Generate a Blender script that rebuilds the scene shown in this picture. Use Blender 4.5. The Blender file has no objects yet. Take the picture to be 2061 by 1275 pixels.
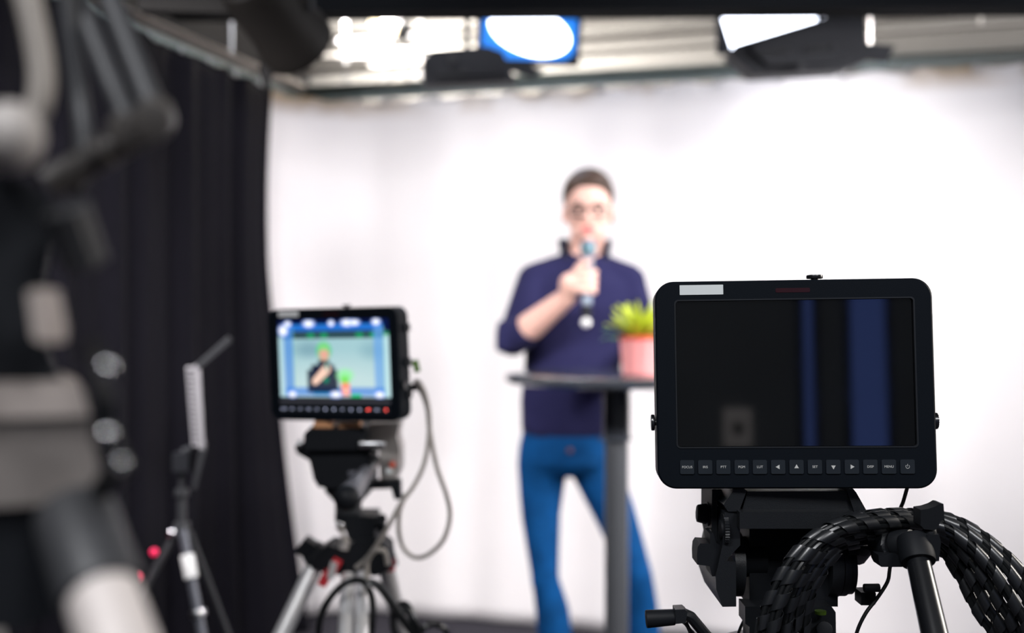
import bpy, bmesh, math, random
import numpy as np
from mathutils import Vector, Matrix, Euler, Quaternion

random.seed(7)
PI = math.pi
SC = bpy.context.scene
COL = SC.collection

# ------------------------------------------------------------------ camera, world, exposure
FPX = 2200.0                      # focal length in pixels of a 2061 px wide frame
HC = 1.35                         # lens height
FOCUS = 1.03
cam_data = bpy.data.cameras.new('camera')
cam_data.sensor_fit = 'HORIZONTAL'
cam_data.sensor_width = 36.0
cam_data.lens = 36.0 * FPX / 2061.0
cam_data.clip_start = 0.02
cam_data.clip_end = 60
cam_data.dof.use_dof = True
cam_data.dof.focus_distance = FOCUS
cam_data.dof.aperture_fstop = 2.75
cam = bpy.data.objects.new('camera', cam_data)
cam.location = (0, 0, HC)
cam.rotation_euler = (PI / 2, 0, 0)
COL.objects.link(cam)
SC.camera = cam

SC.view_settings.view_transform = 'Standard'
SC.view_settings.look = 'None'
SC.view_settings.exposure = 0.0
SC.view_settings.gamma = 1.0
SC.view_settings.use_curve_mapping = False

world = bpy.data.worlds.new('world')
SC.world = world
world.use_nodes = True
bg = world.node_tree.nodes['Background']
bg.inputs[0].default_value = (0.55, 0.6, 0.7, 1)
bg.inputs[1].default_value = 0.02


def area_light(name, loc, target, sx, sy, power, color=(1, 1, 1), spread=180):
    l = bpy.data.lights.new(name, 'AREA')
    l.shape = 'RECTANGLE'
    l.size, l.size_y = sx, sy
    l.energy = power
    l.color = color
    l.spread = math.radians(spread)
    o = bpy.data.objects.new(name, l)
    o.location = loc
    d = Vector(target) - Vector(loc)
    o.rotation_euler = d.to_track_quat('-Z', 'Y').to_euler()
    COL.objects.link(o)
    return o


# room axes: the set is turned about 15.7 degrees to the lens axis
TH = math.atan(0.2815)
VX = Vector((math.cos(TH), -math.sin(TH), 0))     # along the back wall, to the right
UX = Vector((math.sin(TH), math.cos(TH), 0))      # away, along the left wall


def RM(a, b, z=0.0):
    return VX * a + UX * b + Vector((0, 0, z))


def pp(px, py, d):
    """World point seen at photo pixel (px, py) at depth d."""
    return Vector(((px - 1030.5) * d / FPX, d, HC + (637.5 - py) * d / FPX))


def on_line_a(px, a):
    """depth at which the vertical through px crosses the plane at room coordinate a"""
    k = (px - 1030.5) / FPX
    return a / (k * VX.x + VX.y)


def on_line_b(px, b):
    k = (px - 1030.5) / FPX
    return b / (k * UX.x + UX.y)


# key lamps (their housings are built further down, at the same places)
KEY_L = Vector((-1.35, 2.1, 2.08))
KEY_R = Vector((1.85, 2.0, 2.08))
KEY_T = {'L': Vector((-0.2, 4.5, 0.55)), 'R': Vector((0.15, 4.0, 0.55))}
WASH_1 = pp(930, 132, 4.05)
WASH_2 = pp(1620, 95, 3.85)
CROSS = Vector((2.45, 3.05, 2.25))
CROSS_T = Vector((0.4, 4.0, 0.75))
TOP = [Vector((-0.55, 3.25, 3.0)), Vector((0.85, 3.05, 3.0))]
TOP_T = [Vector((-0.5, 4.6, 0.9)), Vector((0.6, 4.3, 0.9))]
area_light('cross_light_lamp', CROSS + (CROSS_T - CROSS).normalized() * 0.06, CROSS_T, 0.5, 0.28, 22, (1.0, 0.97, 0.98), 110)
for q, w, p_ in zip(TOP, TOP_T, (3, 5)):
    area_light('top_light_lamp', q + (w - q).normalized() * 0.06, w, 0.5, 0.28, p_, (1.0, 0.97, 0.97), 150)
area_light('key_light_lamp', KEY_R + (KEY_T['R'] - KEY_R).normalized() * 0.06, KEY_T['R'], 0.5, 0.28, 17.5, (1.0, 0.965, 0.97), 95)
area_light('fill_light_lamp', KEY_L + (KEY_T['L'] - KEY_L).normalized() * 0.06, KEY_T['L'], 0.5, 0.28, 18, (1.0, 0.965, 0.97), 95)
ADDED_SIDE_LAMP = Vector((2.5, 1.45, 1.95))  # unseen lamp, added to draw a bright streak on the pan handle
area_light('added_side_light', ADDED_SIDE_LAMP + Vector((-0.05, 0, 0)), Vector((0.4, 0.95, 1.15)), 0.25, 0.9, 30, (1.0, 0.93, 0.85))
area_light('added_ceiling_lamp', RM(0.8, 5.35, 3.42), RM(0.8, 5.35, 2), 2.4, 0.4, 13, (1.0, 0.96, 0.93))  # unseen light added to brighten the pipes and back wall
REAR_FILL = [RM(-0.6, -1.1, 3.42), RM(1.9, -1.1, 3.42)]  # unseen ceiling lamps added as fill for surfaces facing the lens
for q in REAR_FILL:
    area_light('added_ceiling_lamp', q, q - Vector((0, 0, 1)), 1.15, 0.55, 78, (0.96, 0.97, 1.0))

# ------------------------------------------------------------------ materials
MATS = {}


def mat(name, color, rough=0.5, metal=0.0, noise=0.12, scale=60.0, bump=0.0, emit=None, estr=0.0, spec=0.5, sheen=0.0, trans=0.0, coat=0.0):
    m = bpy.data.materials.new(name)
    m.use_nodes = True
    nt = m.node_tree
    b = nt.nodes['Principled BSDF']
    b.inputs['Roughness'].default_value = rough
    b.inputs['Metallic'].default_value = metal
    b.inputs['Specular IOR Level'].default_value = spec
    if sheen:
        b.inputs['Sheen Weight'].default_value = sheen
    if coat:
        b.inputs['Coat Weight'].default_value = coat
    if trans:
        b.inputs['Transmission Weight'].default_value = trans
    tc = nt.nodes.new('ShaderNodeTexCoord')
    nz = nt.nodes.new('ShaderNodeTexNoise')
    nz.inputs['Scale'].default_value = scale
    nz.inputs['Detail'].default_value = 3
    nt.links.new(tc.outputs['Object'], nz.inputs['Vector'])
    mx = nt.nodes.new('ShaderNodeMix')
    mx.data_type = 'RGBA'
    c = Vector(color)
    mx.inputs['A'].default_value = (*(c * (1 - noise)), 1)
    mx.inputs['B'].default_value = (*[min(1, v) for v in c * (1 + noise)], 1)
    nt.links.new(nz.outputs['Fac'], mx.inputs['Factor'])
    nt.links.new(mx.outputs['Result'], b.inputs['Base Color'])
    if bump:
        bp = nt.nodes.new('ShaderNodeBump')
        bp.inputs['Strength'].default_value = bump
        bp.inputs['Distance'].default_value = 0.002
        nt.links.new(nz.outputs['Fac'], bp.inputs['Height'])
        nt.links.new(bp.outputs['Normal'], b.inputs['Normal'])
    if emit:
        b.inputs['Emission Color'].default_value = (*emit, 1)
        b.inputs['Emission Strength'].default_value = estr
    MATS[name] = m
    return m


mat('black_plastic', (0.0046, 0.0068, 0.0105), 0.5, bump=0.05, scale=900, spec=0.10)
mat('black_soft', (0.0085, 0.0098, 0.0125), 0.55, bump=0.04, scale=700, spec=0.2)
mat('black_metal', (0.0105, 0.012, 0.0145), 0.38, 0.0, bump=0.2, scale=1400, spec=0.45)
mat('black_gloss', (0.008, 0.009, 0.011), 0.27, spec=1.0)
mat('black_rubber', (0.012, 0.013, 0.015), 0.5)
mat('lip_highlight', (0.014, 0.016, 0.019), 0.35)  # lighter than the housing, paints the highlight along the screen edge
mat('arm_grey', (0.06, 0.054, 0.05), 0.5)
mat('grip_grey', (0.13, 0.13, 0.15), 0.25)
mat('pale_grey', (0.36, 0.315, 0.29), 0.5)  # housing grey lightened for its lit top; the bracket shares it
mat('wrap_plastic', (0.012, 0.0135, 0.016), 0.33, spec=0.9)
mat('cable_black', (0.008, 0.009, 0.010), 0.28)
mat('button_rubber', (0.017, 0.022, 0.029), 0.5, spec=0.2)
mat('legend_ink', (0.62, 0.62, 0.60), 0.6, noise=0.02)
mat('legend_lit', (0.5, 0.5, 0.6), 0.5, emit=(0.55, 0.6, 0.85), estr=1.5)
mat('legend_red', (0.8, 0.1, 0.08), 0.5, emit=(1.0, 0.10, 0.08), estr=7.0)
mat('white_tape', (0.76, 0.80, 0.80), 0.6, noise=0.03, scale=40)
mat('leg_blue_grey', (0.10, 0.105, 0.125), 0.35, 0.3)
mat('pale_metal', (0.62, 0.565, 0.54), 0.4, 0.1)
mat('bar_grey', (0.10, 0.10, 0.12), 0.4)
mat('white_label', (0.88, 0.88, 0.87), 0.6, noise=0.02)
mat('tally_red', (0.030, 0.006, 0.008), 0.25)
mat('steel', (0.55, 0.55, 0.56), 0.3, 1.0)
mat('chrome', (0.85, 0.85, 0.88), 0.08, 1.0, noise=0.02)
mat('aluminium', (0.62, 0.605, 0.60), 0.36, 0.3, noise=0.05)
mat('grey_housing', (0.19, 0.17, 0.158), 0.5, bump=0.05, scale=200)
mat('grey_plastic', (0.40, 0.37, 0.35), 0.45)
mat('dark_grey', (0.035, 0.036, 0.04), 0.5)
mat('tan_pad', (0.66, 0.32, 0.15), 0.55)
mat('red_plastic', (0.55, 0.03, 0.04), 0.4)
mat('glowing_red_knob', (0.75, 0.02, 0.10), 0.35, emit=(0.9, 0.02, 0.10), estr=0.8)  # red glow put into the knobs by emission
mat('orange_mark', (0.8, 0.13, 0.07), 0.5)
mat('level_green', (0.05, 0.09, 0.01), 0.2)
mat('grey_cable', (0.34, 0.31, 0.28), 0.45)
mat('green_plug', (0.10, 0.22, 0.03), 0.5)
mat('black_drape', (0.0054, 0.0049, 0.0078), 0.85, noise=0.15, scale=25, bump=0.1, sheen=0.008, spec=0.08)
mat('floor_carpet', (0.030, 0.028, 0.036), 0.9, noise=0.3, scale=220, bump=0.3, spec=0.2)
mat('wall_paint', (0.22, 0.215, 0.21), 0.8, noise=0.06, scale=5)
mat('dark_wall', (0.030, 0.030, 0.033), 0.8, noise=0.15, scale=4)
mat('rear_black', (0.008, 0.008, 0.009), 0.85, noise=0.3, scale=3)
mat('rear_grey', (0.10, 0.11, 0.125), 0.85, noise=0.3, scale=1.5)
mat('ceiling_paint', (0.10, 0.10, 0.10), 0.9, noise=0.1, scale=4)
mat('pipe_white', (0.74, 0.72, 0.70), 0.35, 0.0, noise=0.06, scale=6)
mat('rail_metal', (0.15, 0.19, 0.19), 0.4, 0.2, noise=0.12, scale=12)
mat('rail_beige', (0.66, 0.58, 0.52), 0.35, 0.1, noise=0.15, scale=14)
mat('lamp_black', (0.016, 0.017, 0.021), 0.6, spec=0.25)
mat('beam_black', (0.0022, 0.0027, 0.0036), 0.8, spec=0.05)
mat('lamp_brown_black', (0.009, 0.0078, 0.007), 0.6, spec=0.15)
mat('skin', (0.90, 0.54, 0.44), 0.5, noise=0.05, scale=25)
mat('lips', (0.66, 0.16, 0.16), 0.45)
mat('hair_brown', (0.055, 0.028, 0.017), 0.5, noise=0.4, scale=90, bump=0.5)
mat('navy_knit', (0.019, 0.0185, 0.064), 0.9, noise=0.15, scale=400, bump=0.4, sheen=0.03, spec=0.12)
mat('navy_dark', (0.012, 0.013, 0.03), 0.9, noise=0.15, scale=300)
mat('denim', (0.0025, 0.056, 0.185), 0.85, noise=0.5, scale=14, bump=0.3, spec=0.12)
mat('denim_patch', (0.10, 0.03, 0.02), 0.6)
mat('shoe_black', (0.012, 0.012, 0.013), 0.4)
mat('eye_white', (0.5, 0.47, 0.45), 0.3, noise=0.01)
mat('iris_dark', (0.05, 0.03, 0.02), 0.2)
mat('glasses_frame', (0.02, 0.010, 0.010), 0.4)
mat('mic_silver', (0.20, 0.235, 0.29), 0.35, 0.6)
mat('mic_teal', (0.08, 0.32, 0.36), 0.35, 0.3)
mat('table_black', (0.050, 0.056, 0.068), 0.2, coat=0.5)
mat('table_grey', (0.10, 0.105, 0.115), 0.35, 0.4)
mat('pot_pink', (0.90, 0.36, 0.35), 0.30, noise=0.05)
mat('pot_rim', (0.80, 0.10, 0.05), 0.35)
mat('soil', (0.03, 0.018, 0.01), 0.95, noise=0.5, scale=150)
mat('leaf_lime', (0.60, 0.70, 0.05), 0.35, noise=0.25, scale=20)
mat('leaf_green', (0.10, 0.28, 0.10), 0.35, noise=0.25, scale=20)
mat('led_white', (0.8, 0.8, 0.9), 0.4, emit=(0.80, 0.86, 1.0), estr=9.0)
mat('led_blue', (0.05, 0.2, 0.6), 0.4, emit=(0.0, 0.20, 0.80), estr=0.9)
mat('lamp_warm', (0.9, 0.8, 0.6), 0.4, emit=(1.0, 0.83, 0.55), estr=9.0)
mat('door_inner', (0.78, 0.80, 0.85), 0.4)
mat('panel_light_grey', (0.38, 0.365, 0.385), 0.4)
mat('window_daylight', (0.02, 0.03, 0.08), 0.3, emit=(0.16, 0.26, 0.80), estr=1.0)
mat('pale_panel', (0.75, 0.70, 0.68), 0.5)


def glass_screen(name):
    m = bpy.data.materials.new(name)
    m.use_nodes = True
    b = m.node_tree.nodes['Principled BSDF']
    b.inputs['Base Color'].default_value = (0.0015, 0.0017, 0.002, 1)
    b.inputs['Roughness'].default_value = 0.025
    b.inputs['IOR'].default_value = 1.75
    nt = m.node_tree
    tc = nt.nodes.new('ShaderNodeTexCoord')
    nz = nt.nodes.new('ShaderNodeTexNoise')
    nz.inputs['Scale'].default_value = 30
    nt.links.new(tc.outputs['Object'], nz.inputs['Vector'])
    mr = nt.nodes.new('ShaderNodeMapRange')
    mr.inputs['To Min'].default_value = 0.015
    mr.inputs['To Max'].default_value = 0.05
    nt.links.new(nz.outputs['Fac'], mr.inputs['Value'])
    nt.links.new(mr.outputs['Result'], b.inputs['Roughness'])
    MATS[name] = m


glass_screen('screen_glass')


def backdrop_material():
    m = bpy.data.materials.new('backdrop_cloth')
    m.use_nodes = True
    nt = m.node_tree
    b = nt.nodes['Principled BSDF']
    b.inputs['Roughness'].default_value = 0.9
    b.inputs['Specular IOR Level'].default_value = 0.15
    tc = nt.nodes.new('ShaderNodeTexCoord')
    nz = nt.nodes.new('ShaderNodeTexNoise')
    nz.inputs['Scale'].default_value = 2.2
    nz.inputs['Detail'].default_value = 4
    nt.links.new(tc.outputs['Object'], nz.inputs['Vector'])
    mx = nt.nodes.new('ShaderNodeMix')
    mx.data_type = 'RGBA'
    mx.inputs['A'].default_value = (0.80, 0.765, 0.765, 1)
    mx.inputs['B'].default_value = (0.86, 0.825, 0.82, 1)
    nt.links.new(nz.outputs['Fac'], mx.inputs['Factor'])
    # yellowed stains along the top hem
    sep = nt.nodes.new('ShaderNodeSeparateXYZ')
    nt.links.new(tc.outputs['Object'], sep.inputs['Vector'])
    mr = nt.nodes.new('ShaderNodeMapRange')
    mr.inputs['From Min'].default_value = 2.24
    mr.inputs['From Max'].default_value = 2.335
    nt.links.new(sep.outputs['Z'], mr.inputs['Value'])
    n2 = nt.nodes.new('ShaderNodeTexNoise')
    n2.inputs['Scale'].default_value = 3.6
    nt.links.new(tc.outputs['Object'], n2.inputs['Vector'])
    r2 = nt.nodes.new('ShaderNodeMapRange')
    r2.inputs['From Min'].default_value = 0.48
    r2.inputs['From Max'].default_value = 0.66
    nt.links.new(n2.outputs['Fac'], r2.inputs['Value'])
    mu = nt.nodes.new('ShaderNodeMath')
    mu.operation = 'MULTIPLY'
    nt.links.new(mr.outputs['Result'], mu.inputs[0])
    nt.links.new(r2.outputs['Result'], mu.inputs[1])
    m2 = nt.nodes.new('ShaderNodeMix')
    m2.data_type = 'RGBA'
    m2.inputs['B'].default_value = (0.42, 0.31, 0.20, 1)
    nt.links.new(mx.outputs['Result'], m2.inputs['A'])
    nt.links.new(mu.outputs['Value'], m2.inputs['Factor'])
    nt.links.new(m2.outputs['Result'], b.inputs['Base Color'])
    MATS['backdrop_cloth'] = m


backdrop_material()


# ------------------------------------------------------------------ mesh helpers
def frame_of(d):
    d = Vector(d).normalized()
    up = Vector((0, 0, 1)) if abs(d.z) < 0.95 else Vector((1, 0, 0))
    x = d.cross(up).normalized()
    y = x.cross(d).normalized()
    return x, y, d


def rrect(w, h, r, n=6, cx=0.0, cz=0.0):
    pts = []
    for (sx, sz, a0) in ((1, 1, 0), (-1, 1, 90), (-1, -1, 180), (1, -1, 270)):
        for k in range(n + 1):
            a = math.radians(a0 + 90 * k / n)
            pts.append((cx + sx * (w / 2 - r) + r * math.cos(a), cz + sz * (h / 2 - r) + r * math.sin(a)))
    return pts


def smooth_path(pts, n=8, closed=False):
    """Catmull-Rom through pts."""
    P = [Vector(p) for p in pts]
    out = []
    m = len(P)
    segs = m if closed else m - 1
    for i in range(segs):
        if closed:
            a, b, c, d = P[(i - 1) % m], P[i], P[(i + 1) % m], P[(i + 2) % m]
        else:
            a, b, c, d = P[max(i - 1, 0)], P[i], P[i + 1], P[min(i + 2, m - 1)]
        for k in range(n):
            t = k / n
            out.append(0.5 * ((2 * b) + (c - a) * t + (2 * a - 5 * b + 4 * c - d) * t * t + (3 * b - a - 3 * c + d) * t ** 3))
    if not closed:
        out.append(P[-1].copy())
    return out


def transport(path, closed=False):
    n = len(path)
    tans = []
    for i in range(n):
        if closed:
            t = path[(i + 1) % n] - path[(i - 1) % n]
        else:
            t = path[min(i + 1, n - 1)] - path[max(i - 1, 0)]
        tans.append(t.normalized())
    x, y, _ = frame_of(tans[0])
    fr = [(x, y)]
    for i in range(1, n):
        q = tans[i - 1].rotation_difference(tans[i])
        x = q @ fr[-1][0]
        x = (x - tans[i] * x.dot(tans[i])).normalized()
        fr.append((x, tans[i].cross(x)))
    return tans, fr


class MB:
    def __init__(self):
        self.bm = bmesh.new()
        self.mi = 0

    def _faces(self, verts, faces, M=None):
        bv = [self.bm.verts.new(M @ Vector(v) if M is not None else Vector(v)) for v in verts]
        fs = []
        for f in faces:
            try:
                g = self.bm.faces.new([bv[i] for i in f])
                g.material_index = self.mi
                fs.append(g)
            except ValueError:
                pass
        return bv, fs

    def _bevel(self, fs, w, seg=2, angle=25):
        if w <= 0:
            return
        es = set()
        for f in fs:
            es.update(f.edges)
        es = [e for e in es if len(e.link_faces) == 2 and e.calc_face_angle(0) > math.radians(angle)]
        if es:
            r = bmesh.ops.bevel(self.bm, geom=es, offset=w, segments=seg, affect='EDGES', profile=0.6, clamp_overlap=True)
            for f in r['faces']:
                f.material_index = self.mi

    def box(self, c, s, R=None, bev=0.0, taper=(1, 1)):
        sx, sy, sz = s[0] / 2, s[1] / 2, s[2] / 2
        tx, ty = taper
        v = [(-sx, -sy, -sz), (sx, -sy, -sz), (sx, sy, -sz), (-sx, sy, -sz), (-sx * tx, -sy * ty, sz), (sx * tx, -sy * ty, sz), (sx * tx, sy * ty, sz), (-sx * tx, sy * ty, sz)]
        f = [(0, 3, 2, 1), (4, 5, 6, 7), (0, 1, 5, 4), (1, 2, 6, 5), (2, 3, 7, 6), (3, 0, 4, 7)]
        M = Matrix.Translation(Vector(c))
        if R is not None:
            M = M @ (R.to_matrix().to_4x4() if isinstance(R, (Euler, Quaternion)) else R.to_4x4())
        _, fs = self._faces(v, f, M)
        self._bevel(fs, bev)
        return self

    def cyl(self, p0, p1, r0, r1=None, seg=24, bev=0.0, ribs=0, rib=0.08):
        p0, p1 = Vector(p0), Vector(p1)
        r1 = r0 if r1 is None else r1
        x, y, d = frame_of(p1 - p0)
        vs = []
        for p, r in ((p0, r0), (p1, r1)):
            for k in range(seg):
                a = 2 * PI * k / seg
                rr = r * (1 - (rib if ribs and (k % 2) else 0))
                vs.append(p + x * (rr * math.cos(a)) + y * (rr * math.sin(a)))
        fs = [(k, (k + 1) % seg, seg + (k + 1) % seg, seg + k) for k in range(seg)]
        fs.append(tuple(range(seg - 1, -1, -1)))
        fs.append(tuple(range(seg, 2 * seg)))
        _, f = self._faces(vs, fs)
        if bev:
            caps = f[-2:]
            es = set()
            for g in caps:
                es.update(g.edges)
            r = bmesh.ops.bevel(self.bm, geom=list(es), offset=bev, segments=2, affect='EDGES', profile=0.6, clamp_overlap=True)
            for g in r['faces']:
                g.material_index = self.mi
        return self

    def tube(self, path, r, seg=10, closed=False, radii=None):
        path = [Vector(p) for p in path]
        n = len(path)
        _, fr = transport(path, closed)
        vs = []
        for i in range(n):
            rr = radii[i] if radii else r
            x, y = fr[i]
            for k in range(seg):
                a = 2 * PI * k / seg
                vs.append(path[i] + x * (rr * math.cos(a)) + y * (rr * math.sin(a)))
        fs = []
        m = n if closed else n - 1
        for i in range(m):
            j = (i + 1) % n
            for k in range(seg):
                k2 = (k + 1) % seg
                fs.append((i * seg + k, i * seg + k2, j * seg + k2, j * seg + k))
        if not closed:
            fs.append(tuple(range(seg - 1, -1, -1)))
            fs.append(tuple(range((n - 1) * seg, n * seg)))
        self._faces(vs, fs)
        return self

    def lathe(self, prof, base, axis=(0, 0, 1), seg=32):
        base = Vector(base)
        x, y, d = frame_of(axis)
        vs, fs = [], []
        for (r, z) in prof:
            for k in range(seg):
                a = 2 * PI * k / seg
                vs.append(base + d * z + x * (max(r, 1e-5) * math.cos(a)) + y * (max(r, 1e-5) * math.sin(a)))
        n = len(prof)
        for i in range(n - 1):
            for k in range(seg):
                k2 = (k + 1) % seg
                fs.append((i * seg + k, i * seg + k2, (i + 1) * seg + k2, (i + 1) * seg + k))
        fs.append(tuple(range(seg - 1, -1, -1)))
        fs.append(tuple(range((n - 1) * seg, n * seg)))
        self._faces(vs, fs)
        return self

    def prism(self, pts, y0, y1, bev=0.0, M=None, seg=2):
        """polygon in the x-z plane, extruded along y"""
        n = len(pts)
        vs = [(p[0], y0, p[1]) for p in pts] + [(p[0], y1, p[1]) for p in pts]
        fs = [(k, (k + 1) % n, n + (k + 1) % n, n + k) for k in range(n)]
        fs.append(tuple(range(n - 1, -1, -1)))
        fs.append(tuple(range(n, 2 * n)))
        _, f = self._faces(vs, fs, M)
        self._bevel(f, bev, seg)
        return self

    def pix(self, pts, d0, d1, bev=0.0, scale_d=None):
        """outline measured on the photo, given real size at depth scale_d, standing between depths d0 and d1"""
        s = scale_d or d0
        q = [pp(p[0], p[1], s) for p in pts]
        return self.prism([(v.x, v.z) for v in q], d0, d1, bev)

    def ring(self, outer, inner, y0, y1, M=None):
        n = len(outer)
        vs = [(p[0], y0, p[1]) for p in outer] + [(p[0], y0, p[1]) for p in inner] + [(p[0], y1, p[1]) for p in outer] + [(p[0], y1, p[1]) for p in inner]
        fs = []
        for k in range(n):
            j = (k + 1) % n
            fs += [(k, j, n + j, n + k), (2 * n + k, 3 * n + k, 3 * n + j, 2 * n + j), (k, 2 * n + k, 2 * n + j, j), (n + k, n + j, 3 * n + j, 3 * n + k)]
        self._faces(vs, fs, M)
        return self

    def ell(self, c, r, R=None, seg=20, rings=12):
        c = Vector(c)
        M = Matrix.Translation(c)
        if R is not None:
            M = M @ R.to_matrix().to_4x4()
        vs, fs = [], []
        for i in range(1, rings):
            t = PI * i / rings
            for k in range(seg):
                a = 2 * PI * k / seg
                vs.append((r[0] * math.sin(t) * math.cos(a), r[1] * math.sin(t) * math.sin(a), r[2] * math.cos(t)))
        top = len(vs)
        vs += [(0, 0, r[2]), (0, 0, -r[2])]
        for i in range(rings - 2):
            for k in range(seg):
                k2 = (k + 1) % seg
                fs.append((i * seg + k, (i + 1) * seg + k, (i + 1) * seg + k2, i * seg + k2))
        for k in range(seg):
            k2 = (k + 1) % seg
            fs.append((top, k, k2))
            fs.append((top + 1, (rings - 2) * seg + k2, (rings - 2) * seg + k))
        self._faces(vs, fs, M)
        return self

    def cap(self, p0, r0, p1, r1, seg=16, h=4):
        """tapered capsule"""
        p0, p1 = Vector(p0), Vector(p1)
        x, y, d = frame_of(p1 - p0)
        rings = []
        for i in range(h):
            t = PI / 2 * (1 - i / h)
            rings.append((p0 - d * (r0 * math.sin(t)), r0 * math.cos(t)))
        rings += [(p0, r0), (p1, r1)]
        for i in range(1, h + 1):
            t = PI / 2 * i / h
            rings.append((p1 + d * (r1 * math.sin(t)), r1 * math.cos(t)))
        vs, fs = [], []
        for c, r in rings:
            for k in range(seg):
                a = 2 * PI * k / seg
                vs.append(c + x * (max(r, 1e-4) * math.cos(a)) + y * (max(r, 1e-4) * math.sin(a)))
        for i in range(len(rings) - 1):
            for k in range(seg):
                k2 = (k + 1) % seg
                fs.append((i * seg + k, i * seg + k2, (i + 1) * seg + k2, (i + 1) * seg + k))
        fs.append(tuple(range(seg - 1, -1, -1)))
        n = len(rings)
        fs.append(tuple(range((n - 1) * seg, n * seg)))
        self._faces(vs, fs)
        return self

    def loft(self, rings, seg=28):
        """rings: (centre, rx, ry) with ellipses in the horizontal plane"""
        vs, fs = [], []
        for c, rx, ry in rings:
            c = Vector(c)
            for k in range(seg):
                a = 2 * PI * k / seg
                vs.append(c + Vector((rx * math.cos(a), ry * math.sin(a), 0)))
        n = len(rings)
        for i in range(n - 1):
            for k in range(seg):
                k2 = (k + 1) % seg
                fs.append((i * seg + k, i * seg + k2, (i + 1) * seg + k2, (i + 1) * seg + k))
        fs.append(tuple(range(seg - 1, -1, -1)))
        fs.append(tuple(range((n - 1) * seg, n * seg)))
        self._faces(vs, fs)
        return self

    def grid(self, fn, nu, nv, closed_u=False):
        vs = [fn(i / (nu - 1), j / (nv - 1)) for i in range(nu) for j in range(nv)]
        fs = [(i * nv + j, (i + 1) * nv + j, (i + 1) * nv + j + 1, i * nv + j + 1) for i in range(nu - 1) for j in range(nv - 1)]
        self._faces(vs, fs)
        return self

    def mesh(self, name):
        bmesh.ops.recalc_face_normals(self.bm, faces=self.bm.faces[:])
        me = bpy.data.meshes.new(name)
        self.bm.to_mesh(me)
        self.bm.free()
        return me


INV = {}


def link(name, me, mats, parent=None, world=True, smooth=True, angle=35):
    mats = [mats] if isinstance(mats, str) else mats
    for m in mats:
        me.materials.append(MATS[m])
    if parent is not None and world:
        top = parent
        me.transform(INV[top.name])
    if smooth and len(me.polygons):
        me.polygons.foreach_set('use_smooth', [True] * len(me.polygons))
        me.set_sharp_from_angle(angle=math.radians(angle))
    o = bpy.data.objects.new(name, me)
    COL.objects.link(o)
    if parent is not None:
        o.parent = parent
        INV[o.name] = INV[parent.name]
    else:
        INV[o.name] = Matrix.Identity(4)
    return o


def part(name, mb, mats, parent=None, world=True, **k):
    return link(name, mb.mesh(name), mats, parent, world, **k)


def tag(o, label=None, cat=None, group=None, kind=None):
    if label:
        o['label'] = label
    if cat:
        o['category'] = cat
    if group:
        o['group'] = group
    if kind:
        o['kind'] = kind
    return o


def thing(name, label, cat, loc=(0, 0, 0), rot=None, group=None):
    o = bpy.data.objects.new(name, None)
    o.empty_display_size = 0.05
    COL.objects.link(o)
    o.location = loc
    M = Matrix.Translation(Vector(loc))
    if rot is not None:
        o.rotation_mode = 'QUATERNION'
        q = rot.to_quaternion() if not isinstance(rot, Quaternion) else rot
        o.rotation_quaternion = q
        M = M @ q.to_matrix().to_4x4()
    INV[o.name] = M.inverted()
    return tag(o, label, cat, group)


def solo(name, mb, mats, label, cat, loc=None, group=None, kind=None, **k):
    """a thing that is one mesh, origin at loc"""
    me = mb.mesh(name)
    if loc is not None:
        me.transform(Matrix.Translation(-Vector(loc)))
    o = link(name, me, mats, **k)
    if loc is not None:
        o.location = loc
        INV[o.name] = Matrix.Translation(-Vector(loc))
    return tag(o, label, cat, group, kind)


def fuse(name, mb, mats, parent, voxel=0.008, smooth=6, factor=0.5):
    """one continuous surface out of overlapping shapes"""
    me = mb.mesh(name)
    tmp = bpy.data.objects.new('tmp', me)
    COL.objects.link(tmp)
    r = tmp.modifiers.new('r', 'REMESH')
    r.mode = 'VOXEL'
    r.voxel_size = voxel
    s = tmp.modifiers.new('s', 'SMOOTH')
    s.factor = factor
    s.iterations = smooth
    dg = bpy.context.evaluated_depsgraph_get()
    out = bpy.data.meshes.new_from_object(tmp.evaluated_get(dg))
    bpy.data.objects.remove(tmp)
    out.materials.clear()
    return link(name, out, mats, parent, angle=80)


def text_mesh(body, size):
    cu = bpy.data.curves.new('txt', 'FONT')
    cu.body = body
    cu.size = size
    cu.align_x = 'CENTER'
    cu.align_y = 'CENTER'
    cu.extrude = 0.00012
    tmp = bpy.data.objects.new('tmp', cu)
    COL.objects.link(tmp)
    dg = bpy.context.evaluated_depsgraph_get()
    me = bpy.data.meshes.new_from_object(tmp.evaluated_get(dg))
    bpy.data.objects.remove(tmp)
    me.materials.clear()
    me.transform(Matrix.Rotation(PI / 2, 4, 'X'))      # stands up in the x-z plane, reads from -y
    return me


# ------------------------------------------------------------------ the room
def slab(name, p, q, r, s, thick, m, kind='structure'):
    """quad p q r s pushed out by vector thick"""
    mb = MB()
    vs = [Vector(v) for v in (p, q, r, s)]
    vs = vs + [v + Vector(thick) for v in vs]
    mb._faces(vs, [(0, 1, 2, 3), (7, 6, 5, 4), (0, 4, 5, 1), (1, 5, 6, 2), (2, 6, 7, 3), (3, 7, 4, 0)])
    o = part(name, mb, m, smooth=False)
    o['kind'] = kind
    return o


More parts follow.
